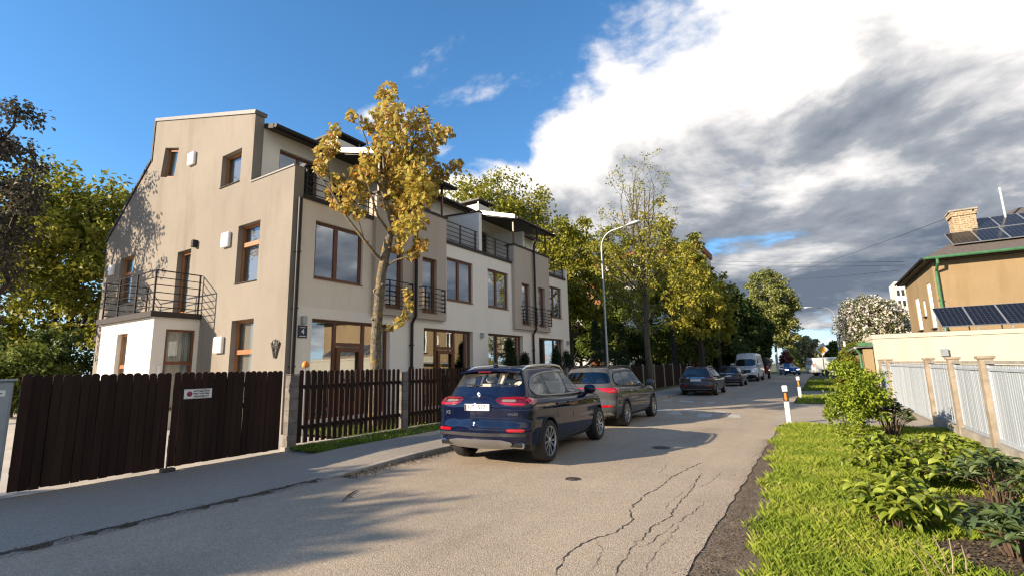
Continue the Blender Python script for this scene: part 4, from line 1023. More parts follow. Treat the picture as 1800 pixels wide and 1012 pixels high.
T = make_car(X5); place(T, -5.17, 9.13, 4.4); T.scale = (.94, .945, .95)
# --- grey SUV with a light band
def tar_extra(T, bvh, bg):
    h = lambda x, z: bvh.ray_cast(Vector((x, -6, z)), Vector((0, 1, 0)))[0]
    q = h(0, 1.02); MB().cbox(-.05, .05, q.y-.014, q.y, .98, 1.06, .01).build('badge', 'chrome', T)
    for s in (-1, 1):
        q = h(s*.62, .40); MB().cbox(s*.62-.16, s*.62+.16, q.y-.02, q.y+.05, .37, .44, .02).build('exhaust_trim', 'chrome', T)
GREY = dict(X5, name='parked_suv', label='grey SUV with a red light band parked ahead of the dark blue one', W=1.84, yr=-2.42, yf=2.32, wb=2.79, r=.352, ra=.405, tw=.24, rim=.245, wheel_in=.115, paint='grey_paint',
    belt=[(-2.6, 1.14), (-1.5, 1.10), (0, 1.06), (1.1, 1.05), (1.6, 1.02), (2.1, .93), (2.4, .84)],
    gh=dict(rear=(-2.33, -2.08), front=(1.25, .35), wb=.83, wr=.60, roof=[(-2.3, 1.56), (-1.6, 1.60), (-.5, 1.62), (.2, 1.59), (.6, 1.51)], cr=(.38, .30, .05), cf=(.45, .40, .14), pr=1.3), glass='car_glass_dark', liner='cavity',
    side_panes=[[(.86, 1.10), (.62, 1.28), (.18, 1.49), (-.16, 1.52), (-.16, 1.11)], [(-.24, 1.11), (-.24, 1.525), (-1.12, 1.51), (-1.13, 1.12)], [(-1.20, 1.12), (-1.20, 1.505), (-1.75, 1.46), (-1.92, 1.20)]],
    pillars=[[(-.24, 1.10), (-.24, 1.53), (-.16, 1.53), (-.16, 1.10)], [(-1.20, 1.11), (-1.20, 1.51), (-1.12, 1.515), (-1.13, 1.11)]], trim=[(.92, 1.085), (.64, 1.30), (.18, 1.507), (-.3, 1.54), (-1.2, 1.525), (-1.80, 1.47), (-1.97, 1.18), (-.9, 1.10)], trim_m='car_plastic',
    rear_pane=[(-.66, 1.20), (-.69, 1.27), (-.58, 1.52), (.58, 1.52), (.69, 1.27), (.66, 1.20)], front_pane=[(-.70, 1.09), (-.54, 1.48), (.54, 1.48), (.70, 1.09)],
    decals=[(1, -1, [(.45, 1.03), (.50, 1.085), (.90, 1.09), (.90, .95), (.72, .955)], 'tail_light', 'lamp_red', .010), (0, 1, [(-2.25, .96), (-2.25, 1.09), (-2.02, 1.08), (-1.95, 1.02)], 'tail_light', 'lamp_red', .008), (1, -1, [(.45, .58), (.45, .635), (.82, .635), (.82, .58)], 'bumper_reflector', 'lamp_red', .010), (1, 1, [(.45, .78), (.47, .87), (.85, .89), (.85, .8)], 'headlight', 'lamp_white', .006)],
    single=[(1, -1, [(-.5, 1.062), (-.5, 1.088), (.5, 1.088), (.5, 1.062)], 'light_band', 'lamp_red', .009), (1, -1, [(-.80, .335), (-.80, .45), (.80, .45), (.80, .335)], 'bumper_trim', 'silver_trim', .012), (1, 1, [(-.5, .6), (-.5, .8), (.5, .8), (.5, .6)], 'grille', 'car_black', .008)],
    seams=[[(-.22, 1.08), (-.21, .8), (-.22, .42)], [(1.02, 1.04), (1.06, .8), (1.02, .42)], [(-1.28, 1.10), (-1.16, .92), (-1.02, .75)], [(-.9, .40), (1.0, .40)]], handles=[(-.42, .95), (-1.0, .955)], mirror=(.80, 1.14, .95), rails=(-1.85, .35, .58), rail_m='car_plastic', fin=-1.7,
    plate=(-2.4, .90, ''), seats='seat_dark', seat_rows=[(-.42, -1.0, .5, 1.22, 1.37), (.42, -1.0, .5, 1.22, 1.37), (-.4, .05, .5, 1.30, 1.46), (.4, .05, .5, 1.30, 1.46)], style=(5, 2, .34, .022), lip='car_plastic', extra=[tar_extra], clad=.34, fog=0)
T = make_car(GREY); place(T, -5.52, 14.58, 1.2); T.scale = (.97, .98, .965)
# --- dark brown estate
LOW_CAR = [(0, .87, .14, .18), (.12, .95, .03, .05), (.28, .98, .0, .0), (.42, .985, .0, -.01), (.50, .985, .02, 0), (.60, .99, .05, .05), (.74, 1.0, .05, .09), (.86, .99, .06, .14), (.95, .96, .09, .22), (1.0, .91, .13, .32)]
EST = dict(X5, name='parked_estate_car', label='dark brown estate car with silver roof rails parked beyond the grey SUV', W=1.78, yr=-2.32, yf=2.27, wb=2.60, r=.315, ra=.355, tw=.21, rim=.215, wheel_in=.105, zb=.20, paint='brown_paint', lower=LOW_CAR, see=None, glass='car_glass_black',
    belt=[(-2.6, 1.0), (-1.5, .97), (0, .93), (1.1, .93), (1.6, .90), (2.1, .78), (2.4, .68)],
    gh=dict(rear=(-2.24, -1.98), front=(1.30, .28), wb=.80, wr=.56, roof=[(-2.2, 1.38), (-1.5, 1.41), (-.5, 1.43), (.2, 1.40), (.6, 1.33)], cr=(.36, .30, .05), cf=(.45, .40, .14), pr=1.3),
    side_panes=[[(.86, .97), (.60, 1.12), (.18, 1.31), (-.16, 1.33), (-.16, .98)], [(-.22, .98), (-.22, 1.335), (-1.02, 1.325), (-1.05, .99)], [(-1.12, .99), (-1.12, 1.32), (-1.65, 1.27), (-1.88, 1.06)]], pillars=[[(-.22, .97), (-.22, 1.34), (-.16, 1.34), (-.16, .97)]], trim=[(.92, .96), (.62, 1.14), (.18, 1.325), (-.3, 1.35), (-1.2, 1.335), (-1.70, 1.28), (-1.92, 1.04), (-.9, .97)], trim_m='car_plastic',
    rear_pane=[(-.62, 1.06), (-.65, 1.12), (-.54, 1.34), (.54, 1.34), (.65, 1.12), (.62, 1.06)], front_pane=[(-.68, .97), (-.5, 1.31), (.5, 1.31), (.68, .97)],
    decals=[(1, -1, [(.42, .88), (.46, .95), (.88, .97), (.88, .82)], 'tail_light', 'lamp_dark_red', .008), (0, 1, [(-2.12, .82), (-2.12, .96), (-1.90, .95), (-1.86, .88)], 'tail_light', 'lamp_dark_red', .008), (1, -1, [(.45, .50), (.45, .54), (.80, .54), (.80, .50)], 'bumper_reflector', 'lamp_red', .008), (1, 1, [(.42, .64), (.45, .72), (.82, .74), (.82, .66)], 'headlight', 'lamp_white', .006)],
    single=[(1, -1, [(-.45, .90), (-.45, .935), (.45, .935), (.45, .90)], 'chrome_strip', 'chrome', .010), (1, -1, [(-.75, .33), (-.75, .37), (.75, .37), (.75, .33)], 'bumper_trim', 'chrome', .010), (1, 1, [(-.5, .4), (-.5, .6), (.5, .6), (.5, .4)], 'grille', 'car_black', .008)],
    seams=[[(-.19, .95), (-.19, .7), (-.2, .34)], [(1.0, .92), (1.04, .7), (1.0, .34)]], handles=[(-.42, .84), (-.98, .845)], mirror=(.78, 1.0, .85), rails=(-1.75, .25, .52), rail_m='silver_trim', fin=-1.5, plate=(-2.3, .80, ''), seats=None, style=(10, 1, 0, .014), lip=None, extra=[], clad=.27)
T = make_car(EST); place(T, -5.58, 29.0, 0.6)
HAT = dict(EST, name='parked_hatchback', label='charcoal hatchback parked between the brown estate and the white van', paint='charcoal_paint', rails=None, yr=-2.14, yf=2.15, wb=2.58, plate=(-2.1, .73, ''))
HAT.pop('rails'); HAT.pop('fin')
HAT['gh'] = dict(EST['gh'], rear=(-2.06, -1.62), roof=[(-2.0, 1.33), (-1.4, 1.385), (-.5, 1.42), (.2, 1.39), (.6, 1.32)])
HAT['side_panes'] = [EST['side_panes'][0], [(-.22, .98), (-.22, 1.335), (-.95, 1.31), (-1.05, .99)], [(-1.12, .99), (-1.05, 1.30), (-1.35, 1.25), (-1.60, 1.06)]]; HAT['decals'] = [EST['decals'][0], (0, 1, [(-1.95, .82), (-1.95, .96), (-1.75, .95), (-1.72, .88)], 'tail_light', 'lamp_dark_red', .008)]+EST['decals'][2:]
HAT['rear_pane'] = [(-.60, 1.02), (-.62, 1.08), (-.50, 1.29), (.50, 1.29), (.62, 1.08), (.60, 1.02)]
T = make_car(HAT); place(T, -5.72, 40.2, 0.5)
BLU = dict(HAT, name='oncoming_car', label='bright blue compact car driving up with headlights on', paint='blue_paint', W=1.80, plate=(2.1, .45, ''))
T = make_car(BLU); place(T, -3.4, 73, 180+14)
mat('head_glow', (.9, .92, .95), .2, .05, 4)
_m, _nt, _b = nodes_of('headlight_on'); _b.inputs['Emission Color'].default_value = (1, .97, .9, 1); _b.inputs['Emission Strength'].default_value = 3.0
_v = rng(_nt, noi(_nt, None, 8), 0, 1, .7, 1); _nt.links.new(_v, _b.inputs['Base Color'])
for c in T.children:
    if c.name.startswith('headlight'): c.data.materials[0] = MATS['headlight_on']
# --- vans
LOW_VAN = [(0, .90, .06, .16), (.12, .96, .02, .04), (.28, .985, .0, .0), (.45, .99, .0, .0), (.6, 1.0, .0, .04), (.8, 1.0, .0, .08), (.94, .995, .01, .16), (1.0, .985, .02, .28)]
VAN = dict(X5, name='parked_van', label='white high-roofed van facing us beside the dark fence', cat='van', W=1.99, yr=-2.95, yf=2.95, wb=3.65, r=.35, ra=.39, tw=.22, rim=.20, wheel_in=.12, zb=.28, kick=.05, paint='white_paint', lower=LOW_VAN, see=None, glass='car_glass_black', crown=.6, cr=(.12, .12, .02), cf=(.40, .40, .10),
    belt=[(-3, 1.30), (1.4, 1.28), (2.0, 1.22), (2.6, 1.08), (3.0, .98)],
    gh=dict(rear=(-2.94, -2.86), front=(2.30, 1.25), wb=.975, wr=.80, roof=[(-3, 2.45), (0, 2.48), (1.0, 2.45), (1.6, 2.30), (2.3, 2.2)], cr=(.14, .14, .02), cf=(.32, .36, .10), pr=1.0),
    side_panes=[[(1.95, 1.33), (1.45, 1.95), (.95, 1.98), (.95, 1.33)]], pillars=[], trim=[(2.02, 1.31), (1.48, 1.98), (.92, 2.0), (.92, 1.30)], trim_m='car_plastic',
    rear_pane=[(-.7, 1.45), (-.7, 2.0), (.7, 2.0), (.7, 1.45)], front_pane=[(-.84, 1.36), (-.74, 1.98), (.74, 1.98), (.84, 1.36)],
    decals=[(1, 1, [(.52, .80), (.56, 1.08), (.90, 1.12), (.90, .86)], 'headlight', 'lamp_white', .008), (1, -1, [(.80, .95), (.80, 1.45), (.95, 1.45), (.95, .95)], 'tail_light', 'lamp_red', .008)],
    single=[(1, 1, [(-.50, .78), (-.50, 1.02), (.50, 1.02), (.50, .78)], 'grille', 'car_black', .010), (1, 1, [(-.88, .33), (-.88, .60), (.88, .60), (.88, .33)], 'bumper', 'car_plastic', .016)],
    seams=[[(.85, 1.28), (.85, .45)], [(-.6, 1.28), (-.6, .45)], [(-2.3, .62), (1.4, .62)]], handles=[(.98, 1.08)], mirror=(1.85, 1.50, 1.3), plate=(2.9, .52, ''), seats=None, wiper=0, style=(6, 1, 0, .03), alloy='alloy_dark', lip='car_plastic', extra=[], clad=.42)
for k in ('rails', 'fin'): VAN.pop(k, None)
T = make_car(VAN); place(T, -5.65, 50.6, 180-1)
VAN2 = dict(VAN, label='white delivery van at the far junction beyond the priority sign', cat='van', gh=dict(VAN['gh'], roof=[(-3, 1.98), (0, 2.0), (1.0, 1.96), (1.6, 1.85), (2.3, 1.75)]), plate=(-2.9, .62, ''))
VAN2['side_panes'] = [[(1.95, 1.33), (1.5, 1.75), (.95, 1.77), (.95, 1.33)]]; VAN2['trim'] = [(2.02, 1.31), (1.52, 1.78), (.92, 1.80), (.92, 1.30)]
VAN2['rear_pane'] = [(-.7, 1.3), (-.66, 1.75), (.66, 1.75), (.7, 1.3)]; VAN2['front_pane'] = [(-.84, 1.34), (-.74, 1.70), (.74, 1.70), (.84, 1.34)]
T = make_car(VAN2); place(T, 1.6, 66.5, -62)
# --- dark red trailer with a tilted cover behind the white van
tr_ = thing('utility_trailer', (-5.3, 56.5, 0), 'dark red trailer with a black tilted cover behind the white van', 'trailer')
MB().cbox(-6.2, -4.5, 55.0, 58.0, .55, 1.35, .03).build('box', 'red_paint', tr_)
MB().prism([(-6.25, 1.36), (-4.45, 1.36), (-4.05, 1.75), (-4.6, 2.15), (-6.2, 2.05)], 1, 54.95, 58.05).build('cover', 'car_black', tr_)
for x in (-6.2, -4.5): wheel(tr_, x, 56.5, .33, .2, .2, (6, 1, 0, .03), 1 if x > -5 else -1, 0, 'alloy_dark')
MB().box(-5.42, -5.3, 53.6, 55.0, .45, .55).build('drawbar', 'iron', tr_)
MB().box(-5.44, -5.28, 53.62, 53.75, 0, .449).build('jockey_leg', 'iron', tr_)
# ------------------------------------------------------------------ right-hand fence, garage and house
mat('board_white', (.36, .40, .44), .7, .22, 7, .3, 60, vec=(1, 1, .08), rnd=.12, col2=None)
mat('post_concrete', (.33, .27, .20), .92, .4, 5, .8, 45)
mat('plinth_concrete', (.36, .325, .275), .92, .45, 2.5, .8, 40)
def fxr(y): return 2.2+(22.4-y)*.0227
ry = [9.2, 11.55, 13.72, 16.05, 22.7, 24.9]
boards = [MB().cbox(-.011, .011, -.0478, .0478, 0, 1.0, .0025).mesh('board', 'board_white')]
rb = random.Random(5)
rl_names = ['at the near end of the flower bed', 'over the broad-leaved shrub', 'beside the flower bed', 'where the gate drive starts', 'at the far end of the gate', 'against the garage corner']
for i, y in enumerate(ry):
    x = fxr(y)
    p = thing('fence_post', (x, y, 0), 'concrete post of the white fence '+rl_names[i], 'post', 'posts of the white fence')
    mb = MB(); mb.prism([(y-.10, -.1), (y+.10, -.1), (y+.085, 1.60), (y-.085, 1.60)], 0, x-.10, x+.08); mb.build('shaft', 'post_concrete', p)
    MB().cbox(x-.125, x+.105, y-.115, y+.125, 1.602, 1.655, .01).build('cap', 'post_concrete', p)
    if i == len(ry)-1: break
    y1 = ry[i+1]; a, b = y+.10, y1-.10; gate = i == 3
    labs = {3: 'long white boarded gate between concrete posts across the drive', 4: 'short white boarded fence panel against the garage corner'}
    f = thing('board_gate' if gate else 'board_fence', (x, (a+b)/2, 0), labs.get(i, 'white boarded fence bay '+['standing over the dark-leaved rhododendron', 'behind the low broad-leaved shrub', 'last before the gate drive', '', ''][i]), 'gate' if gate else 'fence', None if gate else 'bays of the white fence')
    zb = .06 if gate else .22
    xm = lambda yy: fxr(yy)
    n = max(3, int((b-a)/.097)); sc = (1.50-zb)/1.0
    for k in range(n):
        yy = a+(b-a)*(k+.5)/n
        o = inst('board', boards[0], (xm(yy)+rb.uniform(-.003, .003), yy, zb+.03), f, (0, 0, -.0227+rb.uniform(-.03, .03)), (1, (b-a)/n/.097, sc-.03))
    def rail(z0, z1, t, m='board_white', nm='rail'):
        mb = MB(); q = [(xm(a)-t, a), (xm(b)-t, b), (xm(b)+t, b), (xm(a)+t, a)]; mb.prism(q, 2, z0, z1); return mb.build(nm, m, f)
    rail(1.515, 1.565, .05, 'plinth_concrete', 'coping'); rail(zb, zb+.055, .035); rail(1.40, 1.445, .03)
    for (e0, e1) in ((a, a+.05), (b-.05, b)): MB().prism([(xm(e0)-.03, e0), (xm(e1)-.03, e1), (xm(e1)+.03, e1), (xm(e0)+.03, e0)], 2, zb+.058, 1.51).build('stile', 'board_white', f)
    if not gate:
        mb = MB(); q = [(xm(a)-.085, a), (xm(b)-.085, b), (xm(b)+.085, b), (xm(a)+.085, a)]; mb.prism(q, 2, -.1, zb-.01); mb.build('plinth', 'plinth_concrete', f)
# ---- garage
mat('roof_slate', (.115, .095, .080), .8, .35, 9, .5, 30)
mat('solar_cell', (.010, .011, .016), .16, .3, 30, spec=.35)
mat('solar_back', (.11, .115, .125), .4, .1, 5)
mat('alu', (.55, .56, .57), .35, .1, 5, metal=.7)
G_ = thing('garage', (2.12, 27, 0), 'low cream rendered garage with flat roof behind the white fence', 'garage')
MB().box(2.12, 13, 27.0, 30.9, -.1, 2.56).build('wall', 'cream_render', G_)
MB().box(2.10, 13.02, 26.96, 30.92, 2.563, 2.74).build('parapet', 'cream_render', G_)
MB().box(2.15, 12.95, 27.03, 30.88, 2.742, 2.76).build('flat_roof', 'cap_grey', G_)
MB().cbox(4.35, 4.60, 26.88, 26.998, 1.72, 2.02, .01).build('wall_box', 'galv', G_)
lt = thing('lean_to', (1.75, 27.4, 0), 'narrow lean-to with green fascia and downpipe beside the garage', 'shed')
MB().box(1.72, 2.09, 27.25, 33, -.1, 2.12).build('wall', 'tan_render', lt)
MB().box(1.50, 2.09, 27.10, 33.2, 2.20, 2.26).build('roof', 'cap_grey', lt)
MB().box(1.55, 2.085, 27.06, 27.10, 2.262, 2.42).build('fascia', 'green_paint', lt)
MB().tube([(1.44, 27.05, 2.19), (1.44, 33.2, 2.15)], .06, 8).build('gutter', 'galv', lt)
MB().tube([(1.46, 27.16, 2.16), (1.60, 27.18, 1.9), (1.63, 27.18, 0)], .055, 8).build('downpipe', 'green_paint', lt)
# ---- solar panels
def solar(P0, U, V, nx, ny, name, label, group, rows=10, cols=6):
    """one framed panel; P0 lower left corner, U along the width, V up the slope"""
    t = thing(name, P0, label, 'solar panel', group); P0, U, V = Vector(P0), Vector(U), Vector(V); N = U.cross(V).normalized()
    if N.z < 0: N = -N
    def q(mb, u0, u1, v0, v1, h0, h1):
        vs = [P0+U*u+V*v+N*h for h in (h0, h1) for v in (v0, v1) for u in (u0, u1)]
        mb.add(vs, [(0, 2, 3, 1), (4, 5, 7, 6), (0, 1, 5, 4), (2, 6, 7, 3), (0, 4, 6, 2), (1, 3, 7, 5)])
    lu, lv = .018/U.length, .018/V.length
    fr = MB(); q(fr, 0, lu, 0, 1, 0, .04); q(fr, 1-lu, 1, 0, 1, 0, .04); q(fr, lu, 1-lu, 0, lv, 0, .04); q(fr, lu, 1-lu, 1-lv, 1, 0, .04); fr.build('frame', 'alu', t)
    bk = MB(); q(bk, lu, 1-lu, lv, 1-lv, .005, .028); bk.build('backing', 'solar_back', t)
    ce = MB(); gu, gv = .0045/U.length, .0045/V.length
    for i in range(nx):
        for j in range(ny):
            u0 = lu+(1-2*lu)*i/nx; u1 = lu+(1-2*lu)*(i+1)/nx; v0 = lv+(1-2*lv)*j/ny; v1 = lv+(1-2*lv)*(j+1)/ny
            ce.add([P0+U*u+V*v+N*.032 for u, v in ((u0+gu, v0+gv), (u1-gu, v0+gv), (u1-gu, v1-gv), (u0+gu, v1-gv))], [(0, 1, 2, 3)])
    c = ce.build('cells', 'solar_cell', t); c['kind'] = 'stuff'
    return t
for k in range(7):
    p = solar((4.62+k*1.05, 27.5, 2.94), (1.03, 0, 0), (0, 1.42, .93), 6, 10, 'solar_panel', 'dark solar panel tilted on the flat garage roof', 'solar panels on the garage roof')
    MB().box(4.70+k*1.05, 4.74+k*1.05, 28.85, 28.9, 2.762, 3.83).build('strut', 'alu', p); MB().box(4.70+k*1.05, 4.74+k*1.05, 27.52, 27.57, 2.762, 2.96).build('strut', 'alu', p)
# ---- tan house
HS = thing('tan_house', (5.3, 31.5, 0), 'tan rendered two-storey house with dark hipped roof and green gutter', 'house')
EX0, EX1, EY0, EY1, EZ = 4.93, 17.6, 31.0, 41.0, 6.56
hw = []
def wx(a, b): p = onX(a[0], a[1], 5.3); q = onX(b[0], b[1], 5.3); return p, q
wins = [rect(32.6, 33.6, 3.2, 5.55), rect(34.7, 35.3, 3.95, 4.85), rect(36.4, 37.6, 3.3, 5.2)]
wall([(31.5, -.1), (40.5, -.1), (40.5, 6.42), (31.5, 6.42)], wins, 0, 5.3, .14).build('street_wall', 'tan_render', HS)
for (a, b, c, d) in ((32.6, 33.6, 3.2, 5.55), (34.7, 35.3, 3.95, 4.85), (36.4, 37.6, 3.3, 5.2)):
    fw_ = MB(); x0, x1 = 5.33, 5.39
    for (p, q, r, s_) in ((a, a+.09, c, d), (b-.09, b, c, d), (a+.09, b-.09, c, c+.09), (a+.09, b-.09, d-.09, d), ((a+b)/2-.05, (a+b)/2+.05, c+.09, d-.09)): fw_.box(x0, x1, p, q, r, s_)
    w_ = fw_.build('window', 'paint_white', HS)
    MB().box(5.36, 5.37, a+.05, b-.05, c+.05, d-.05).build('pane', 'pane_mirror', w_); MB().box(5.42, 5.43, a, b, c, d).build('blind', 'curtain', w_)
    MB().box(5.20, 5.32, a-.04, b+.04, c-.05, c-.003).build('sill', 'dark_cap', w_)
MB().box(5.46, 17.2, 31.5, 40.5, -.1, 6.42).build('wall', 'tan_render', HS)
MB().add([(5.3, 31.5, -.1), (5.46, 31.5, -.1), (5.46, 31.5, 6.42), (5.3, 31.5, 6.42)], [(0, 1, 2, 3)]).build('wall', 'tan_render', HS)
xm_, xM_ = EX0+5, EX1-5
rv = [(EX0, EY0, EZ), (EX1, EY0, EZ), (EX1, EY1, EZ), (EX0, EY1, EZ), (xm_, 36.0, EZ+3.0), (xM_, 36.0, EZ+3.0)]
rf_ = MB().add(rv, [(0, 1, 5, 4), (1, 2, 5), (2, 3, 4, 5), (3, 0, 4)]).build('roof', 'roof_slate', HS)
MB().add([(EX0+.02, EY0+.02, EZ-.14), (EX1, EY0+.02, EZ-.14), (EX1, EY1, EZ-.14), (EX0+.02, EY1, EZ-.14), (EX0+.02, EY0+.02, EZ-.01), (EX1, EY0+.02, EZ-.01), (EX1, EY1, EZ-.01), (EX0+.02, EY1, EZ-.01)],
         [(0, 1, 2, 3), (0, 1, 5, 4), (3, 0, 4, 7), (2, 3, 7, 6)]).build('soffit', 'dark_cap', HS)
MB().tube([(EX0, EY0-.07, EZ-.03), (EX1, EY0-.07, EZ-.03)], .075, 8).build('gutter', 'green_paint', rf_)
MB().tube([(EX0-.06, EY0, EZ-.03), (EX0-.06, EY1, EZ-.03)], .06, 8).build('gutter', 'dark_metal', rf_)
downpipe([(5.45, EY0-.07, EZ-.1), (5.45, EY0-.05, EZ-.3), (5.42, 31.42, 5.9), (5.42, 31.42, .2)], .065, 'green_paint', HS)
ch = MB()                                                        # brick chimney, courses of separate bricks
mat('old_brick', (.50, .38, .24), .95, .5, 12, .8, 30, rnd=.0)
rc = random.Random(9); cx, cy = 7.25, 34.0
for k in range(17):
    z = 7.3+k*.115; off = .12 if k % 2 else 0; grow = .07 if k > 14 else 0
    for face in range(4):
        for j in range(4):
            a0 = -.48+j*.24+off-.12; a1 = a0+.225; d = .46+grow+rc.uniform(-.012, .014)
            a0, a1 = max(a0, -.47-grow), min(a1, .47+grow)
            if a1-a0 < .03: continue
            if face == 0: ch.box(cx+a0, cx+a1, cy-d, cy-d+.1, z, z+.1)
            elif face == 1: ch.box(cx+a0, cx+a1, cy+d-.1, cy+d, z, z+.1)
            elif face == 2: ch.box(cx-d, cx-d+.1, cy+a0, cy+a1, z, z+.1)
            else: ch.box(cx+d-.1, cx+d, cy+a0, cy+a1, z, z+.1)
chim = MB().box(cx-.43, cx+.43, cy-.43, cy+.43, 7.2, 9.25).build('chimney', 'concrete', HS)
o = ch.build('brickwork', 'old_brick', chim); o['kind'] = 'stuff'
MB().cbox(cx-.58, cx+.58, cy-.58, cy+.58, 9.26, 9.36, .02).build('chimney_cap', 'concrete', chim)
pa = onY(1768, 384, 34.5); pb = onY(1757, 330, 34.5)
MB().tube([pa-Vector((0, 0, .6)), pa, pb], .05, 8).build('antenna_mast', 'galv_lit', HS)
sl_ = Vector((0, 1.44, .864))
for k in range(7):
    solar((6.30+k*1.06, 31.85, EZ+.6*.85+.14), (1.04, 0, 0), sl_, 6, 4, 'solar_panel', 'blue-black solar panel in the lower row on the tan house roof', 'lower row of roof solar panels')
for k in range(5):
    solar((7.45+k*1.06, 33.35, EZ+.6*2.35+.14), (1.04, 0, 0), sl_, 6, 4, 'solar_panel', 'blue-black solar panel in the upper row near the ridge', 'upper row of roof solar panels')
# ------------------------------------------------------------------ distant buildings
stucco('block_brick', (.34, .13, .075), .2); stucco('block_white', (.62, .60, .56), .1)
AB = thing('apartment_block', (-20, 58, 0), 'white and red brick apartment block behind the trees', 'apartment block')
MB().box(-36, -10.6, 58, 66, -.1, 14.9).build('wall', 'block_white', AB)
for (a, b) in ((-36, -31), (-24.5, -22.2), (-12.4, -10.55)): MB().box(a, b, 57.9, 58.0-.003, -.1, 14.9).build('brick_strip', 'block_brick', AB)
MB().box(-36.2, -10.4, 57.7, 66.2, 14.903, 15.6).build('roof_band', 'block_brick', AB)
for fl in range(5):
    z = 1.1+fl*2.8
    for k in range(8):
        x = -30.4+k*2.3
        if -26.2 < x < -21.9: continue
        w_ = MB().box(x, x+1.4, 57.93, 57.99, z, z+1.45).build('window', 'paint_white', AB); MB().box(x+.1, x+1.3, 57.915, 57.928, z+.1, z+1.35).build('pane', 'car_glass_black', w_)
    for x in (-21.0, -16.6): MB().box(x, x+2.9, 57.0, 57.9, z-.5, z+.5).build('balcony', 'block_white', AB)
TW = thing('tower_block', (18, 150, 0), 'pale far tower block above the blossoming tree', 'tower block')
MB().box(17.6, 20.6, 150, 160, -.1, 20.5).build('wall', 'block_white', TW); MB().box(16.2, 25, 152, 162, -.1, 15).build('wall', 'block_white', TW)
for fl in range(6):
    for k in range(3): MB().box(17.9+k*.9, 18.4+k*.9, 149.9, 149.98, 4+fl*2.6, 5.4+fl*2.6).build('window', 'room_dark', TW)
FH = thing('far_house', (-8, 104, 0), 'low pale far house at the end of the street', 'house')
MB().box(2, 14, 112, 120, -.1, 4).build('wall', 'block_white', FH); MB().prism([(1.5, 4), (14.5, 4), (8, 7)], 1, 111.5, 120.5).build('roof', 'roof_slate', FH)
for k in range(3): MB().box(3.5+k*3.2, 4.9+k*3.2, 111.9, 111.98, 1.2, 2.7).build('window', 'room_dark', FH)
# ------------------------------------------------------------------ trees, shrubs, grass
mat('bark', (.115, .088, .062), .95, .5, 7, .9, 22, vec=(1, 1, .35), bd=.03)
mat('bark_dark', (.050, .040, .032), .95, .4, 7, .9, 22, vec=(1, 1, .35), bd=.03)
mat('bark_birch', (.50, .48, .44), .9, .55, 5, .4, 22, vec=(.5, .5, 2.5))
def bark_lichen():
    m, nt, b = nodes_of('bark_maple'); b.inputs['Roughness'].default_value = .95; b.inputs['Specular IOR Level'].default_value = .2
    v = coords(nt, (1, 1, .45)); fine = rng(nt, noi(nt, v, 22, 6, .7), .35, .65)
    o = mixc(nt, fine, (.085, .072, .058), (.27, .235, .185))
    o = mixc(nt, rng(nt, noi(nt, coords(nt), 5.5, 7, .72), .52, .60), o, mixc(nt, fine, (.24, .16, .035), (.44, .31, .07)))
    o = mixc(nt, rng(nt, noi(nt, coords(nt, (.6, .6, 2.2)), 7, 4, .6), .60, .66), o, (.075, .065, .055))
    nt.links.new(o, b.inputs['Base Color']); bump(nt, b, noi(nt, v, 16, 6, .75), 1.0, .06)
bark_lichen()
leafmat('leaf_oak', [(.15, .17, .026), (.28, .28, .038), (.43, .39, .05)])
leafmat('leaf_yellow', [(.20, .225, .035), (.32, .315, .046), (.46, .385, .062)])
leafmat('leaf_mid', [(.075, .105, .024), (.13, .17, .032), (.22, .245, .042)])
leafmat('leaf_dark', [(.035, .060, .018), (.060, .095, .024), (.11, .15, .032)])
leafmat('leaf_copper', [(.055, .045, .040), (.085, .072, .058), (.12, .12, .06)])
leafmat('leaf_birch', [(.19, .22, .07), (.28, .30, .09), (.40, .40, .13)])
leafmat('leaf_thuja', [(0.016, 0.031, 0.013), (0.029, 0.055, 0.018), (0.046, 0.078, 0.023)], .1)
leafmat('leaf_red', [(0.150, 0.045, 0.038), (0.255, 0.090, 0.075), (0.330, 0.150, 0.120)])
leafmat('leaf_maple', [(.42, .39, .07), (.62, .43, .10), (.70, .54, .20), (.34, .33, .06), (.55, .28, .07), (.27, .17, .06)], .5)
leafmat('leaf_broad', [(.17, .22, .022), (.25, .31, .032), (.36, .39, .055)], .32, .42, .4)
leafmat('leaf_shrub', [(0.136, 0.200, 0.022), (0.224, 0.296, 0.029), (0.352, 0.408, 0.045)], .32)
leafmat('leaf_rhodo', [(.065, .10, .035), (.12, .16, .05), (.20, .23, .07)], .12, .38, .5)
leafmat('leaf_bronze', [(0.100, 0.085, 0.030), (0.160, 0.125, 0.040), (0.130, 0.140, 0.030)], .25)
leafmat('blossom', [(0.620, 0.520, 0.480), (0.720, 0.660, 0.600), (0.800, 0.770, 0.700)], .3)
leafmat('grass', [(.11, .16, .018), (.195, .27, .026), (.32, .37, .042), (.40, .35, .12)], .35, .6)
leafmat('grass_shade', [(0.075, 0.128, 0.018), (0.128, 0.203, 0.024), (0.195, 0.255, 0.038)], .3, .6)  # darker copy of grass, shade by fence and house put into the colour
leafmat('litter', [(0.060, 0.042, 0.026), (0.115, 0.080, 0.048), (0.230, 0.170, 0.100)], .0, .9)
NP = np.random.default_rng(12)
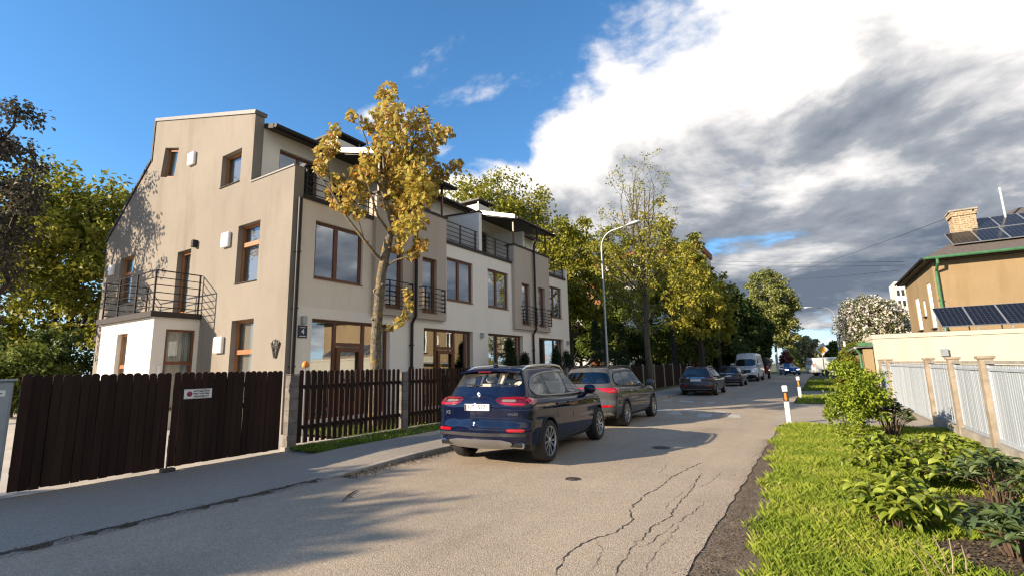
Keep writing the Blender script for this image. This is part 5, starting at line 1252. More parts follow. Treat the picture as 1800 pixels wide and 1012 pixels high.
def kite_leaves(P, D, Nn, ln, wd, fold=.25, droop=.2):
    """folded four-cornered leaves: P base, D direction, Nn rough normal"""
    D = D/np.linalg.norm(D, axis=1, keepdims=True); Sd = np.cross(D, Nn); Sd /= np.linalg.norm(Sd, axis=1, keepdims=True)+1e-9
    N2 = np.cross(Sd, D); n = len(P); V = np.empty((n, 4, 3)); ln = ln[:, None]; wd = wd[:, None]
    V[:, 0] = P; V[:, 1] = P+D*ln*.45+Sd*wd*.5+N2*wd*fold; V[:, 2] = P+D*ln-N2*ln*droop; V[:, 3] = P+D*ln*.45-Sd*wd*.5+N2*wd*fold
    F = np.arange(n*4).reshape(n, 4); return V.reshape(-1, 3), F
def unit(n): v = NP.normal(size=(n, 3)); return v/np.linalg.norm(v, axis=1, keepdims=True)
def scatter_leaves(C, rad, per, size, up=.35, asp=.62, flat=.75, out=None, sizevar=.45, droop=.2):
    """C cluster centres, rad their radii: leaves in clumps"""
    n = len(C); m = int(per); idx = np.repeat(np.arange(n), m)
    off = unit(n*m)*(NP.random((n*m, 1))**.55)*rad[idx][:, None]; off[:, 2] *= flat
    P = C[idx]+off; D = unit(n*m)+off/(np.linalg.norm(off, axis=1, keepdims=True)+1e-6)*.7; D[:, 2] -= .25
    Nn = unit(n*m); Nn[:, 2] += up*3
    ln = size*(1-sizevar/2+sizevar*NP.random(n*m)); V, F = kite_leaves(P, D, Nn, ln, ln*asp, droop=droop)
    r = np.clip(.6*NP.random(n*m)+.4*NP.random(n)[idx], 0, 1)*.85
    return V, F, r
def skeleton(base, top, C, tr, seed, min_r=.008, bend=.12, lean=None, fork=.35):
    """trunk from base to top, then every clump joined to the nearest wood below it; returns tapered tubes in one mesh builder"""
    rg = random.Random(seed); base, top = Vector(base), Vector(top); nodes = []; par = []
    N = 10
    for i in range(N+1):
        t = i/N; p = base.lerp(top, t)+Vector((rg.uniform(-1, 1), rg.uniform(-1, 1), 0))*bend*t*(top-base).length*.12
        nodes.append(p); par.append(i-1)
    order = sorted(range(len(C)), key=lambda k: (C[k][2]-base.z)*.6+math.hypot(C[k][0]-base.x, C[k][1]-base.y))
    z0 = base.z+(top.z-base.z)*fork
    for k in order:
        c = Vector(C[k]); best = None; bd = 1e9
        for i, p in enumerate(nodes):
            if p.z < z0-.01: continue
            d = (c-p).length+max(0, p.z-c.z+.35*math.hypot(c.x-p.x, c.y-p.y))*1.3
            if d < bd: bd, best = d, i
        if best is None: best = N
        p = nodes[best]; q = p.lerp(c, .5)+Vector((rg.uniform(-1, 1), rg.uniform(-1, 1), rg.uniform(-.2, 1)))*(c-p).length*bend
        nodes.append(q); par.append(best); nodes.append(c); par.append(len(nodes)-2)
    cnt = [0]*len(nodes)
    for i in range(len(nodes)-1, -1, -1):
        if cnt[i] == 0: cnt[i] = 1
        if par[i] >= 0: cnt[par[i]] += cnt[i]
    tot = cnt[0]; rad = [max(min_r, tr*(c/tot)**.52) for c in cnt]
    for i in range(N+1): rad[i] = max(rad[i], tr*(1-.75*i/N))
    rad[0] = tr*1.25
    return nodes, par, rad
def wood(nodes, par, rad, n=6):
    mb = MB(); kids = {}
    for i, p in enumerate(par): kids.setdefault(p, []).append(i)
    done = set()
    for i in range(len(nodes)):                                     # chains
        if i in done or i == 0: continue
        ch = [par[i], i]; done.add(i)
        while True:
            ks = [k for k in kids.get(ch[-1], []) if k not in done]
            if not ks: break
            k = max(ks, key=lambda q: rad[q]); ch.append(k); done.add(k)
        rs = [min(rad[ch[1]]*1.05, rad[ch[0]])]+[rad[c] for c in ch[1:]]
        mb.tube([nodes[c] for c in ch], rs, n if rs[0] > .03 else 4, False)
    return mb
def ell_points(n, c, r, rg, hollow=.5, low=-.75, irregular=.22):
    out = []
    lob = [(Vector((rg.gauss(0, 1), rg.gauss(0, 1), rg.gauss(0, .8))).normalized(), rg.uniform(-1, 1)) for _ in range(9)]
    while len(out) < n:
        d = Vector((rg.gauss(0, 1), rg.gauss(0, 1), rg.gauss(0, 1))).normalized()
        if d.z < low: continue
        s = 1+irregular*sum(w*max(0, d.dot(l))**3 for l, w in lob)
        t = (hollow+(1-hollow)*rg.random()) if rg.random() < .8 else rg.random()
        out.append((c[0]+d.x*r[0]*s*t, c[1]+d.y*r[1]*s*t, c[2]+d.z*r[2]*s*t))
    return out
def tree(name, label, base, cz, r, tr, ncl, per, size, lm, bm_='bark', seed=1, clr=(.5, .9), cat='tree', group=None, low=-.8, hollow=.45, asp=.62, offs=(0, 0), extra=None, irregular=.25, fork=.3, bend=.12, up=.35):
    rg = random.Random(seed); base = Vector(base)
    T = thing(name, base, label, cat, group)
    C = ell_points(ncl, (base.x+offs[0], base.y+offs[1], cz), r, rg, hollow, low, irregular)
    nd, pa, ra = skeleton(base-Vector((0, 0, .1)), (base.x+offs[0]*.6, base.y+offs[1]*.6, cz+r[2]*.45), C, tr, seed, bend=bend, fork=fork)
    wood(nd, pa, ra).build('trunk', bm_, T, True)
    CA = np.array(C); rad = np.array([rg.uniform(*clr) for _ in C])
    V, F, rn = scatter_leaves(CA, rad, per, size, asp=asp, up=up)
    put(bpy.data.objects.new('crown', fastmesh('crown', V, F, lm, rn)), T)
    if extra:
        V, F, rn = scatter_leaves(CA, rad*1.05, extra[0], extra[1], asp=.95); put(bpy.data.objects.new('blossom', fastmesh('blossom', V, F, extra[2], rn)), T)
    return T
def at_px(x, y_top, Y, y0=None):
    p = onY(x, y_top, Y); return p
def far_tree(name, label, xpx, ytop, wpx, Y, lm, seed, lowpx=None, base_z=0., dens=1., size=.22, bm_='bark_dark', tr=.22, low=-.8, yb=None, group=None, clr=None, extra=None, irregular=.25, hollow=.45, depth=1.0, cat='tree'):
    top = onY(xpx, ytop, Y); ym = (ytop+600)/2; rx = abs(onY(xpx+wpx/2, ym, Y).x-onY(xpx-wpx/2, ym, Y).x)/2
    zt = top.z; zl = (zt*.18 if yb is None else onY(xpx, yb, Y).z); cz = (zt+zl)/2; rz = (zt-zl)/2
    X = onY(xpx, 600, Y).x; cr_ = clr or (rx*.11, rx*.24)
    rx *= .88; rz *= .90
    ncl = int(max(30, 150*dens)); per = int(52*dens)
    return tree(name, label, (X, Y, base_z), cz, (rx, rx*depth, rz), tr, ncl, per, size, lm, bm_, seed, cr_, cat, group, low, hollow, extra=extra, irregular=irregular)
# --- left edge
tree('copper_tree', 'dark bronze-leaved tall tree rising left of the house gable', (-26.6, 4.0, 0), 7.9, (3.1, 2.6, 4.6), .26, 150, 75, .17, 'leaf_copper', 'bark_dark', 21, (.35, .75), low=-.95, irregular=.4, hollow=.55)
tree('maple_tree', 'sunlit yellow-green maple standing behind the balcony corner of the house', (-40.5, 11.2, 0), 9.0, (6.4, 5.5, 6.8), .3, 190, 130, .32, 'leaf_oak', 'bark_dark', 22, (.7, 1.5), low=-.9)
for k, (x, y, h, r_, lm) in enumerate(((-29.5, 6.6, 2.3, 1.8, 'leaf_mid'), (-33, 7.0, 3.0, 2.2, 'leaf_oak'), (-37, 7.2, 3.3, 2.6, 'leaf_mid'), (-41, 8.2, 3.6, 3.0, 'leaf_oak'), (-33.5, 8.9, 3.0, 2.4, 'leaf_dark'), (-47, 9.0, 4.4, 3.2, 'leaf_mid'))):
    labs = ['low green shrub beside the white bay', 'yellow-green shrub behind the yard gate', 'loose green shrub left of the yard gate', 'tall yellow-green shrub under the maple', 'dark shrub close to the house corner', 'broad green shrub below the bronze-leaved tree']
    tree('garden_shrub', labs[k], (x, y, 0), h*.72, (r_, r_, h*.62), .07, 70, 80, .20, lm, 'bark_dark', 30+k, (.35, .7), 'shrub', 'shrubs behind the yard gate', low=-.95, fork=.08)
# --- behind the house and along the left side
far_tree('oak_tree', 'sunlit oak rising over the roof and chimney of the house', 880, 300, 215, 39, 'leaf_oak', 41, dens=1.35, size=.34, yb=520, tr=.4)
far_tree('oak_tree', 'broad yellow-green oak touching the far end of the house', 1000, 352, 150, 35, 'leaf_oak', 42, dens=1.35, size=.30, yb=640, tr=.35, bm_='bark_dark')
far_tree('lime_tree', 'slim pale tree behind the street lamp', 1085, 372, 90, 52, 'leaf_birch', 43, dens=1.0, size=.28, yb=630, tr=.2)
far_tree('linden_tree', 'dense yellow-green tree between the lamp and the bare-topped tree', 1060, 500, 110, 44, 'leaf_mid', 44, dens=1.0, size=.28, yb=650)
far_tree('linden_tree', 'leafy yellow tree behind the bare-topped tree', 1185, 372, 130, 44, 'leaf_yellow', 45, dens=1.15, size=.30, yb=600, tr=.25, irregular=.35)
far_tree('linden_tree', 'spreading golden-green tree over the parked brown estate', 1232, 425, 120, 40, 'leaf_yellow', 46, dens=1.25, size=.28, yb=632, tr=.25, irregular=.3)
far_tree('linden_tree', 'low dark-green tree under the golden ones by the fence', 1205, 545, 130, 47, 'leaf_mid', 47, dens=1.0, size=.26, yb=655)
far_tree('chestnut_tree', 'dark green chestnut over the white high-roofed van', 1292, 492, 100, 59, 'leaf_dark', 48, dens=1.3, size=.38, yb=645, tr=.3)
far_tree('chestnut_tree', 'deep green rounded chestnut just behind the van', 1328, 545, 62, 66, 'leaf_dark', 49, dens=1.1, size=.38, yb=648)
far_tree('maple_tree', 'golden-green tree in front of the dark chestnut', 1262, 470, 80, 50, 'leaf_oak', 50, dens=1.0, size=.30, yb=640)
far_tree('birch_tree', 'tall pale birch at the end of the street', 1362, 452, 104, 92, 'leaf_birch', 51, dens=1.7, size=.40, yb=652, bm_='bark_birch', tr=.2, irregular=.25)
far_tree('flowering_chestnut', 'small round pale-blossomed tree beyond the blue car', 1416, 588, 64, 98, 'leaf_birch', 52, dens=.9, size=.36, yb=648, extra=(14, .30, 'blossom'))
far_tree('red_shrub', 'reddish shrub beside the blue oncoming car', 1379, 614, 26, 80, 'leaf_red', 53, dens=.6, size=.24, yb=652, tr=.05, cat='shrub')
far_tree('far_tree', 'dull green tree behind the priority sign', 1462, 596, 60, 102, 'leaf_mid', 54, dens=.8, size=.36, yb=648)
for k, (x, yt, w, Y, lm) in enumerate(((1120, 560, 120, 50, 'leaf_dark'), (1322, 590, 60, 74, 'leaf_mid'), (1020, 560, 110, 50, 'leaf_dark'), (960, 540, 110, 44, 'leaf_mid'), (1395, 610, 60, 112, 'leaf_mid'), (1260, 590, 120, 53, 'leaf_dark'))):
    far_tree('undergrowth_tree', ['dark tree in front of the apartment block', 'mid-green tree behind the van', 'dark thicket tree beside the far gable', 'green tree behind the far gable', 'far small tree beyond the junction', 'dark tree behind the brown estate'][k], x, yt, w, Y, lm, 60+k, dens=.9, size=.30, yb=655)
# --- the bare-topped tree by the kerb
rg = random.Random(77); bt = thing('bare_topped_tree', (-8.75, 29.6, .05), 'tall tree with bare twiggy top and thin yellow leaves on the verge', 'tree')
C = []
bx, by = -8.75, 29.6
nd = [Vector((bx+.05*math.sin(i*1.3), by+.04*math.cos(i), -.1+i*.85)) for i in range(10)]; pa = [i-1 for i in range(10)]; ra = [.26, .22, .20, .19, .18, .17, .165, .16, .15, .14]
def limb(i0, d, ln, r0, depth):
    p = nd[i0]; d = d.normalized(); n = max(3, int(ln/.5)); last = i0
    for k in range(n):
        d = (d+Vector((rg.gauss(0, .06), rg.gauss(0, .06), .055 if depth < 2 else .03))).normalized(); p = p+d*ln/n
        nd.append(p.copy()); pa.append(last); last = len(nd)-1; ra.append(max(.006, r0*(1-.8*(k+1)/n)))
        if depth < 3 and k > 0 and rg.random() < (.62, .75, .55)[depth]:
            a = rg.uniform(0, 6.283); s = d.orthogonal().normalized(); s.rotate(Quaternion(d, a)); limb(last, d*.80+s*rg.uniform(.45, .85), ln*rg.uniform(.30, .55)*(1-.5*k/n), ra[last]*.62, depth+1)
for k in range(24):
    i0 = rg.choice((4, 5, 5, 6, 6, 7, 7, 8, 8, 9, 9)) if k > 6 else 9
    a = k*2.4+rg.uniform(-.4, .4); el = R(rg.uniform(62, 86)) if k <= 6 else R(rg.uniform(12, 48))
    limb(i0, Vector((math.cos(a)*math.cos(el), math.sin(a)*math.cos(el), math.sin(el))), rg.uniform(5.0, 7.0) if k <= 6 else rg.uniform(3.0, 4.8), .085 if k <= 6 else .06, 0)
wood(nd, pa, ra, 7).build('trunk', 'bark', bt, True)
CA = np.array([(c.x, c.y, c.z) for c in nd[11:] if c.z < 9.8]); rad = np.full(len(CA), .38)
V, F, rn = scatter_leaves(CA, rad, 8, .17); put(bpy.data.objects.new('crown', fastmesh('crown', V, F, 'leaf_yellow', rn)), bt)
CA = np.array([(c.x, c.y, c.z) for c in nd[11:] if c.z >= 10.0]); V, F, rn = scatter_leaves(CA, np.full(len(CA), .3), 2, .13); put(bpy.data.objects.new('sprouts', fastmesh('sprouts', V, F, 'leaf_yellow', rn)), bt)['kind'] = 'stuff'
# --- right side
far_tree('apple_tree', 'white-blossomed apple tree beside the tan house', 1545, 512, 165, 45, 'leaf_mid', 71, dens=1.3, size=.17, yb=628, extra=(85, .15, 'blossom'), tr=.2, irregular=.3)
far_tree('bushy_tree', 'green tree growing behind the blossoming apple tree', 1505, 585, 80, 60, 'leaf_oak', 72, dens=.8, size=.26, yb=645)
for k, (x, y, h, r_, lm, sz, per) in enumerate(((1.55, 34.0, 2.5, .95, 'leaf_mid', .11, 150), (1.25, 30.2, 1.7, .62, 'leaf_oak', .09, 150), (2.4, 38.5, 2.6, 1.3, 'leaf_oak', .14, 130), (3.0, 44, 2.6, 1.5, 'leaf_mid', .16, 120), (1.35, 25.4, 1.0, .5, 'leaf_bronze', .09, 120))):
    tree('verge_bush', ['dense green bush beside the green downpipe', 'yellow-green bush in front of the lean-to', 'yellow-green bush near the blossoming tree', 'green bush under the blossoming tree', 'low bronze bush on the grass island'][k], (x, y, 0), h*.58, (r_, r_, h*.5), .05, 70, per, sz, lm, 'bark_dark', 80+k, (r_*.2, r_*.36), 'bush', 'bushes along the right verge', low=-.95, fork=.05)
# --- thujas in the front garden
for k, (x, y, h, w) in enumerate(((-11.25, 17.7, 2.55, .62), (-11.0, 18.6, 2.0, .5), (-11.2, 22.0, 2.35, .65), (-11.1, 23.0, 2.2, .6), (-11.3, 27.6, 4.2, .8), (-11.4, 29.6, 4.6, .9), (-11.2, 31.8, 4.2, .9))):
    rg = random.Random(90+k); th = thing('thuja', (x, y, .08), ['dark conical thuja by the third garden window', 'small thuja tucked beside the conical one', 'dark thuja by the last garden window', 'rounded thuja before the far gable', 'tall dark thuja past the house end', 'tallest thuja beside the street lamp', 'dark thuja furthest along the garden fence'][k], 'conifer', 'thujas along the garden fence')
    C = []
    for q in range(130):
        t = rg.random()**1.35; a = rg.uniform(0, 6.283); rr_ = w*(1-t)**.75*(.55+.45*rg.random())*(1 if t > .08 else .7); C.append((x+math.cos(a)*rr_, y+math.sin(a)*rr_, .15+t*h))
    MB().tube([(x, y, 0), (x, y, h*.9)], [.06, .02], 6).build('trunk', 'bark_dark', th)
    V, F, rn = scatter_leaves(np.array(C), np.full(len(C), .16), 60, .085, up=-.2, asp=.4, flat=1.5); put(bpy.data.objects.new('crown', fastmesh('crown', V, F, 'leaf_thuja', rn)), th)
# --- the tree on the near side of the yard whose shade falls on the road
tree('street_tree', 'leafy tree near the yard whose soft shade falls over the road', (-15.9, -11.2, 0), 6.0, (2.5, 2.5, 1.4), .2, 110, 150, .26, 'leaf_mid', 'bark_dark', 99, (.5, .9), low=-.9)
# --- maple with yellowing leaves
MXY = Vector((-10.5, 9.58, 0)); q0 = (MXY-Vector((0, 0, 0))).dot(Vector((FW.x, FW.y, FW.z)))+(4.0-EYE)*FW.z
def px(x, y, dq=0.): d = ray(x, y); return Vector((0, 0, EYE))+d*((q0+dq)/FPX)
MP = thing('yellow_maple', (MXY.x, MXY.y, .08), 'maple with drooping yellow-brown leaves between the fence and the house', 'tree')
rg = random.Random(4)
base = Vector((px(660, 640).x, px(660, 640).y, .02))
limbs = [([(660, 640), (661, 590), (666, 530), (671, 480), (678, 445), (684, 418)], [.215, .20, .19, .185, .175, .16], 0),
 ([(675, 462), (661, 448), (640, 422), (611, 385), (581, 335), (552, 299)], [.075, .066, .058, .05, .04, .022], -.35), ([(684, 420), (690, 398), (677, 350), (676, 300), (672, 240), (676, 190), (682, 150)], [.12, .10, .085, .07, .05, .03, .012], 0.1),
 ([(684, 418), (705, 396), (708, 350), (716, 300), (727, 250), (740, 195)], [.10, .085, .07, .05, .035, .012], .4), ([(690, 410), (720, 372), (748, 332), (790, 300), (806, 290)], [.085, .06, .045, .025, .01], .2), ([(682, 405), (664, 380), (652, 340), (640, 305), (612, 296)], [.06, .045, .035, .022, .01], -.4),
 ([(676, 470), (697, 457), (722, 450), (747, 430)], [.05, .035, .022, .01], -.2), ([(667, 585), (690, 572), (708, 552), (715, 515)], [.028, .02, .014, .008], -.2), ([(690, 396), (712, 380), (734, 382), (742, 370)], [.05, .04, .03, .02], -.5),
 ([(677, 350), (655, 300), (645, 250), (628, 205), (610, 207)], [.05, .04, .03, .018, .008], .5), ([(676, 300), (692, 250), (700, 210)], [.04, .03, .012], -.6), ([(581, 335), (575, 280), (586, 225)], [.03, .02, .008], -.4), ([(727, 250), (760, 240), (775, 225)], [.03, .02, .008], .3), ([(640, 422), (628, 380), (618, 345)], [.025, .018, .008], -.5)]
tk = MB()
for (pts, rs, dq) in limbs:
    P = [px(x, y, dq*min(1, i*.5)) for i, (x, y) in enumerate(pts)]
    if pts[0] == (660, 640): P = [base]+P; rs = [.24]+rs
    tk.tube(P, [q*.72 for q in rs], 12, True)
kn = px(662, 512, -.17); tk.lathe([(.02, -.03), (.07, -.02), (.10, 0), (.10, .03), (.06, .05), (.05, .035), (.02, .03)], 12, Matrix.Translation(kn) @ Matrix.Rotation(R(90), 4, 'X') @ Matrix.Rotation(R(20), 4, 'Y'))
for (x, y) in ((655, 560), (672, 500), (668, 455), (684, 436), (700, 400), (645, 425), (603, 372)):       # knots and stubs
    kp = px(x, y, -.10); tk.lathe([(.0, -.04), (.045, -.03), (.055, 0), (.03, .035), (.0, .045)], 8, Matrix.Translation(kp) @ Matrix.Rotation(rg.uniform(0, 3), 4, 'X'))
tk.build('trunk', 'bark_maple', MP, True)
blobs = [(682, 158, 16), (674, 172, 14), (690, 190, 20), (680, 215, 24), (700, 225, 24), (735, 205, 20), (742, 225, 22), (768, 235, 20), (785, 232, 12), (618, 203, 11), (638, 214, 12), (655, 225, 12), (588, 228, 12), (580, 250, 16), (568, 268, 16), (562, 290, 13), (588, 262, 12), (595, 318, 16), (580, 340, 12), (612, 335, 18), (632, 318, 18), (648, 300, 20), (650, 275, 18), (590, 356, 10), (606, 366, 9), (630, 372, 13), (613, 352, 12),
 (690, 255, 26), (715, 262, 26), (735, 270, 24), (700, 290, 26), (725, 300, 28), (690, 320, 24), (748, 295, 24), (712, 330, 28), (738, 330, 26), (690, 350, 22), (722, 360, 24), (700, 375, 18), (742, 355, 16), (760, 340, 15), (780, 300, 13), (798, 292, 12), (806, 288, 8), (765, 315, 15), (735, 388, 16), (715, 395, 20), (697, 400, 12), (665, 250, 16), (660, 195, 10), (752, 260, 20), (705, 420, 10), (701, 436, 9), (728, 442, 10), (744, 430, 10), (720, 448, 8), (735, 425, 8), (716, 515, 9), (718, 535, 9), (712, 552, 8), (700, 564, 8), (685, 573, 7), (570, 300, 10), (640, 345, 12), (625, 300, 12)]
P = []; 
for (x, y, r_) in blobs:
    r_ *= .86; n = int(.34*r_*r_)+12; dz = rg.gauss(0, .45)*(r_/22)
    for k in range(n):
        a = rg.uniform(0, 6.283); t = math.sqrt(rg.random())*1.15; P.append(px(x+math.cos(a)*r_*t, y+math.sin(a)*r_*t, dz+rg.gauss(0, .014*r_)))
def maple_shape():
    half = [(0, 0), (.16, -.05), (.34, .02), (.30, .16), (.52, .30), (.30, .42), (.40, .66), (.16, .66), (0, 1.0)]
    v = [(x, y, -.16*abs(x)-.18*y*y) for x, y in half]; k = len(v); v += [(-x, y, z) for x, y, z in v[1:-1]]
    ri = list(range(0, k)); le = [0]+[k+i for i in range(k-2)]+[k-1]
    f = [tuple(ri), tuple(reversed(le))]; return v, f
mv, mf = maple_shape()
rg.shuffle(P)
lm_ = []
for k in range(4):
    s = MB(); s.add([(x*(1+.1*k), y, z*(1+.5*k)) for x, y, z in mv], mf); lm_.append(s.mesh('leaf', 'leaf_maple'))
def leaf_rot():
    return (R(rg.gauss(-115, 28)), R(rg.gauss(0, 25)), rg.uniform(0, 6.283))
from mathutils import Euler
near = sorted(P, key=lambda p: p.dot(FW))[:300]; ns_ = set(id(p) for p in near)
for p in near: s = rg.uniform(.10, .16); inst('leaf', rg.choice(lm_), p, MP, leaf_rot(), (s, s, s))
VV = []; FF = []; RR = []
T4 = np.array(mv); 
tri_f = []
for f in mf:
    for i in range(1, len(f)-1): tri_f.append((f[0], f[i], f[i+1]))
tri_f = np.array(tri_f)
for p in P:
    if id(p) in ns_: continue
    s = rg.uniform(.09, .155); m_ = np.array(Euler(leaf_rot()).to_matrix()); VV.append((T4*s) @ m_.T+np.array(p)); RR.append(rg.random()*.85)
nl = len(VV); V = np.concatenate(VV); F = (tri_f[None]+(np.arange(nl)*len(T4))[:, None, None]).reshape(-1, 3)
o = put(bpy.data.objects.new('leaves', fastmesh('leaves', V, F, 'leaf_maple', np.repeat(np.array(RR), len(tri_f)))), MP); o['kind'] = 'stuff'
# --- shrubs on the right verge
def leaf_mesh(m, name='leaf', asp=.5, fold=.12, droop=.28):
    v = []; f = []; n = 5
    for i in range(n+1):
        t = i/n; w = asp*.5*math.sin(math.pi*min(1, t*.92+.06))**.75*(1 if i not in (0, n) else (.12 if i == 0 else .0)); z = -droop*t*t+.06*math.sin(t*3)
        v += [(-w, t, z+fold*w*1.6), (0, t, z), (w, t, z+fold*w*1.6)]
    for i in range(n):
        a = 3*i; f += [(a, a+1, a+4, a+3), (a+1, a+2, a+5, a+4)]
    mb = MB(); mb.add(v, f); me = mb.mesh(name, m); me.polygons.foreach_set('use_smooth', [True]*len(me.polygons)); return me
BL = [leaf_mesh('leaf_broad', asp=a, fold=f_, droop=d) for a, f_, d in ((.55, .5, .25), (.48, .7, .4), (.60, .35, .15))]
RL = [leaf_mesh('leaf_rhodo', asp=a, fold=.5, droop=d) for a, d in ((.30, .15), (.34, .3))]
YL = [leaf_mesh('leaf_bronze', asp=.3, fold=.5, droop=.2)]
def leafy(name, label, base, r, h, nst, nleaf, size, meshes, stem_m='twig_bark', seed=1, whorl=False, lean=.5, z0=.0, group=None, sparse=0., stuff_more=0, sm=None):
    rg = random.Random(seed); base = Vector(base); T = thing(name, base, label, 'shrub', group); st = MB(); spots = []
    for k in range(nst):
        a = rg.uniform(0, 6.283); t = math.sqrt(rg.random()); tip = base+Vector((math.cos(a)*r[0]*t, math.sin(a)*r[1]*t, h*(1-.45*t*t)*rg.uniform(.75, 1.1)))
        mid = base.lerp(tip, .5)+Vector((rg.uniform(-.05, .05), rg.uniform(-.05, .05), h*.12)); foot = base+Vector((math.cos(a)*r[0]*t*.25, math.sin(a)*r[1]*t*.25, -.02))
        st.tube([foot, mid, tip], [.010, .007, .003], 5, False); spots.append((foot, mid, tip))
    st.build('stems', stem_m, T)
    made = 0
    def one(k):
        f, m, t = spots[k % nst]; u = rg.uniform(.35, 1.0) if not whorl else rg.choice((1.0, 1.0, .97, .8))
        p = m.lerp(t, (u-.5)*2) if u > .5 else f.lerp(m, u*2)
        az = rg.uniform(0, 6.283); pit = rg.gauss(-5, 22) if not whorl else rg.gauss(12, 22); s = size*rg.uniform(.55, 1.25)
        return p, (R(pit), R(rg.gauss(0, 18)), az), s
    for k in range(min(nleaf, 300)):
        p, e, s = one(k); inst('leaf', rg.choice(meshes), p, T, e, (s, s, s))
    if nleaf > 300:
        me = meshes[0]; tv = np.array([v.co for v in me.vertices]); tf = np.array([tuple(q.vertices) for q in me.polygons]); VV = []; RR = []
        for k in range(300, nleaf):
            p, e, s = one(k); VV.append((tv*s) @ np.array(Euler(e).to_matrix()).T+np.array(p)); RR.append(rg.random()*.85)
        V = np.concatenate(VV); F = (tf[None]+(np.arange(len(VV))*len(tv))[:, None, None]).reshape(-1, 4)
        o = put(bpy.data.objects.new('leaves', fastmesh('leaves', V, F, me.materials[0], np.repeat(np.array(RR), len(tf)), True)), T); o['kind'] = 'stuff'
    return T
SH = dict()
for k, (a, b, dx, dy, r_, h_, n_, lab) in enumerate(((1560, 925, .12, .1, (.48, .62), .46, 900, 'bright broad-leaved shrub over the bare stalks on the lawn'), (1575, 858, .05, .1, (.55, .70), .52, 950, 'bright broad-leaved shrub in the middle of the flower bed'),
        (1548, 815, .05, .1, (.50, .75), .48, 850, 'bright broad-leaved shrub beside the forked rhododendron'), (1660, 842, .10, -.1, (.50, .80), .46, 900, 'bright broad-leaved shrub between the flower bed and the plinth'), (1645, 795, .15, -.2, (.45, .95), .34, 700, 'low broad-leaved shrub along the foot of the white fence'))):
    p = onZ(a, b); leafy('broadleaf_shrub', lab, (p.x+dx, p.y+dy, 0), r_, h_, 64, n_, .115, BL, seed=k+1, group='broad-leaved shrubs in the flower bed')
p = onZ(1566, 768); leafy('rhododendron', 'small rhododendron with bare forked stems beside the tall bush', (p.x+.02, p.y, 0), (.42, .45), .74, 36, 420, .13, RL+YL, seed=4, whorl=True)
p = onZ(1745, 880); leafy('rhododendron', 'dark rhododendron beside the broad-leaved shrubs under the fence', (p.x+.05, p.y, 0), (.42, .55), .50, 34, 400, .13, RL, seed=5, whorl=True)
p = onZ(1775, 985); leafy('rhododendron', 'dull green rhododendron in the dark mulch by the frame edge', (p.x+.10, p.y+.05, 0), (.36, .40), .40, 30, 330, .13, RL, seed=6, whorl=True)
sk_ = thing('dry_stalks', onZ(1660, 1000), 'bare pale dry stalks standing in the lawn before the shrubs', 'stalks')
for k, (a, b) in enumerate((((1668, 1020), (1610, 950)), ((1672, 1015), (1640, 940)), ((1676, 1018), (1668, 945)), ((1700, 1010), (1690, 958)), ((1640, 1024), (1600, 962)))):
    pa_ = onZ(*a); d = ray(*b); qv = Vector((0, 0, EYE))+d*((pa_-Vector((0, 0, EYE))).dot(FW)*.99/FPX); MB().tube([pa_, pa_.lerp(qv, .5)+Vector((.01, 0, .01)), qv], [.006, .005, .003], 5).build('stalk', 'twig_pale', sk_) if 'twig_pale' in MATS else None
# tall leafy bush by the drive
p = onZ(1505, 768); T = tree('tall_bush', 'tall bright green bush at the edge of the gate drive', (p.x+.18, p.y+.1, 0), .80, (.62, .75, .80), .03, 120, 70, .075, 'leaf_shrub', 'twig_bark', 7, (.11, .22), 'bush', low=-.95, fork=.03, asp=.48, hollow=.3, irregular=.55)
p = onZ(1452, 746); tree('sapling', 'small leafy shoot leaning out beside the tall bush', (p.x+.12, p.y-.1, 0), .38, (.20, .22, .28), .012, 22, 22, .075, 'leaf_shrub', 'twig_bark', 8, (.08, .14), 'shrub', low=-.9, fork=.1)
# --- mulch and grass
def vnoise(x, y, s):
    return .5+.25*np.sin(x*s*1.3+y*s*.7)+.25*np.sin(x*s*.6-y*s*1.7+1.3)
def blades(n, xf, h, w, m, name, zf=0., parent=None, tall=1.0):
    P = xf(n); n = len(P); a = NP.random(n)*6.283; hh = h*(.35+.9*NP.random(n)**2)*(.7+.6*vnoise(P[:, 1]*1.3, P[:, 0], 4.1)); ww = w*(.6+.8*NP.random(n)); le = NP.normal(size=(n, 2))*.42*hh[:, None]
    V = np.empty((n, 4, 3)); dx, dy = np.cos(a)*ww, np.sin(a)*ww; z = P[:, 2]
    V[:, 0] = np.stack([P[:, 0]-dx, P[:, 1]-dy, z-.01], 1); V[:, 1] = np.stack([P[:, 0]+dx, P[:, 1]+dy, z-.01], 1)
    V[:, 2] = np.stack([P[:, 0]+le[:, 0]*.35+dx*.7, P[:, 1]+le[:, 1]*.35+dy*.7, z+hh*.62], 1); V[:, 3] = np.stack([P[:, 0]+le[:, 0], P[:, 1]+le[:, 1], z+hh], 1)
    F = np.arange(n*4).reshape(n, 4); r = np.clip(NP.beta(2, 2.6, n)*.75+.45*(vnoise(P[:, 0], P[:, 1], 3.4)-.32)+(NP.random(n) < .07)*.5, 0, 1)*.85
    o = put(bpy.data.objects.new(name, fastmesh(name, V.reshape(-1, 3), F, m, r))); return o
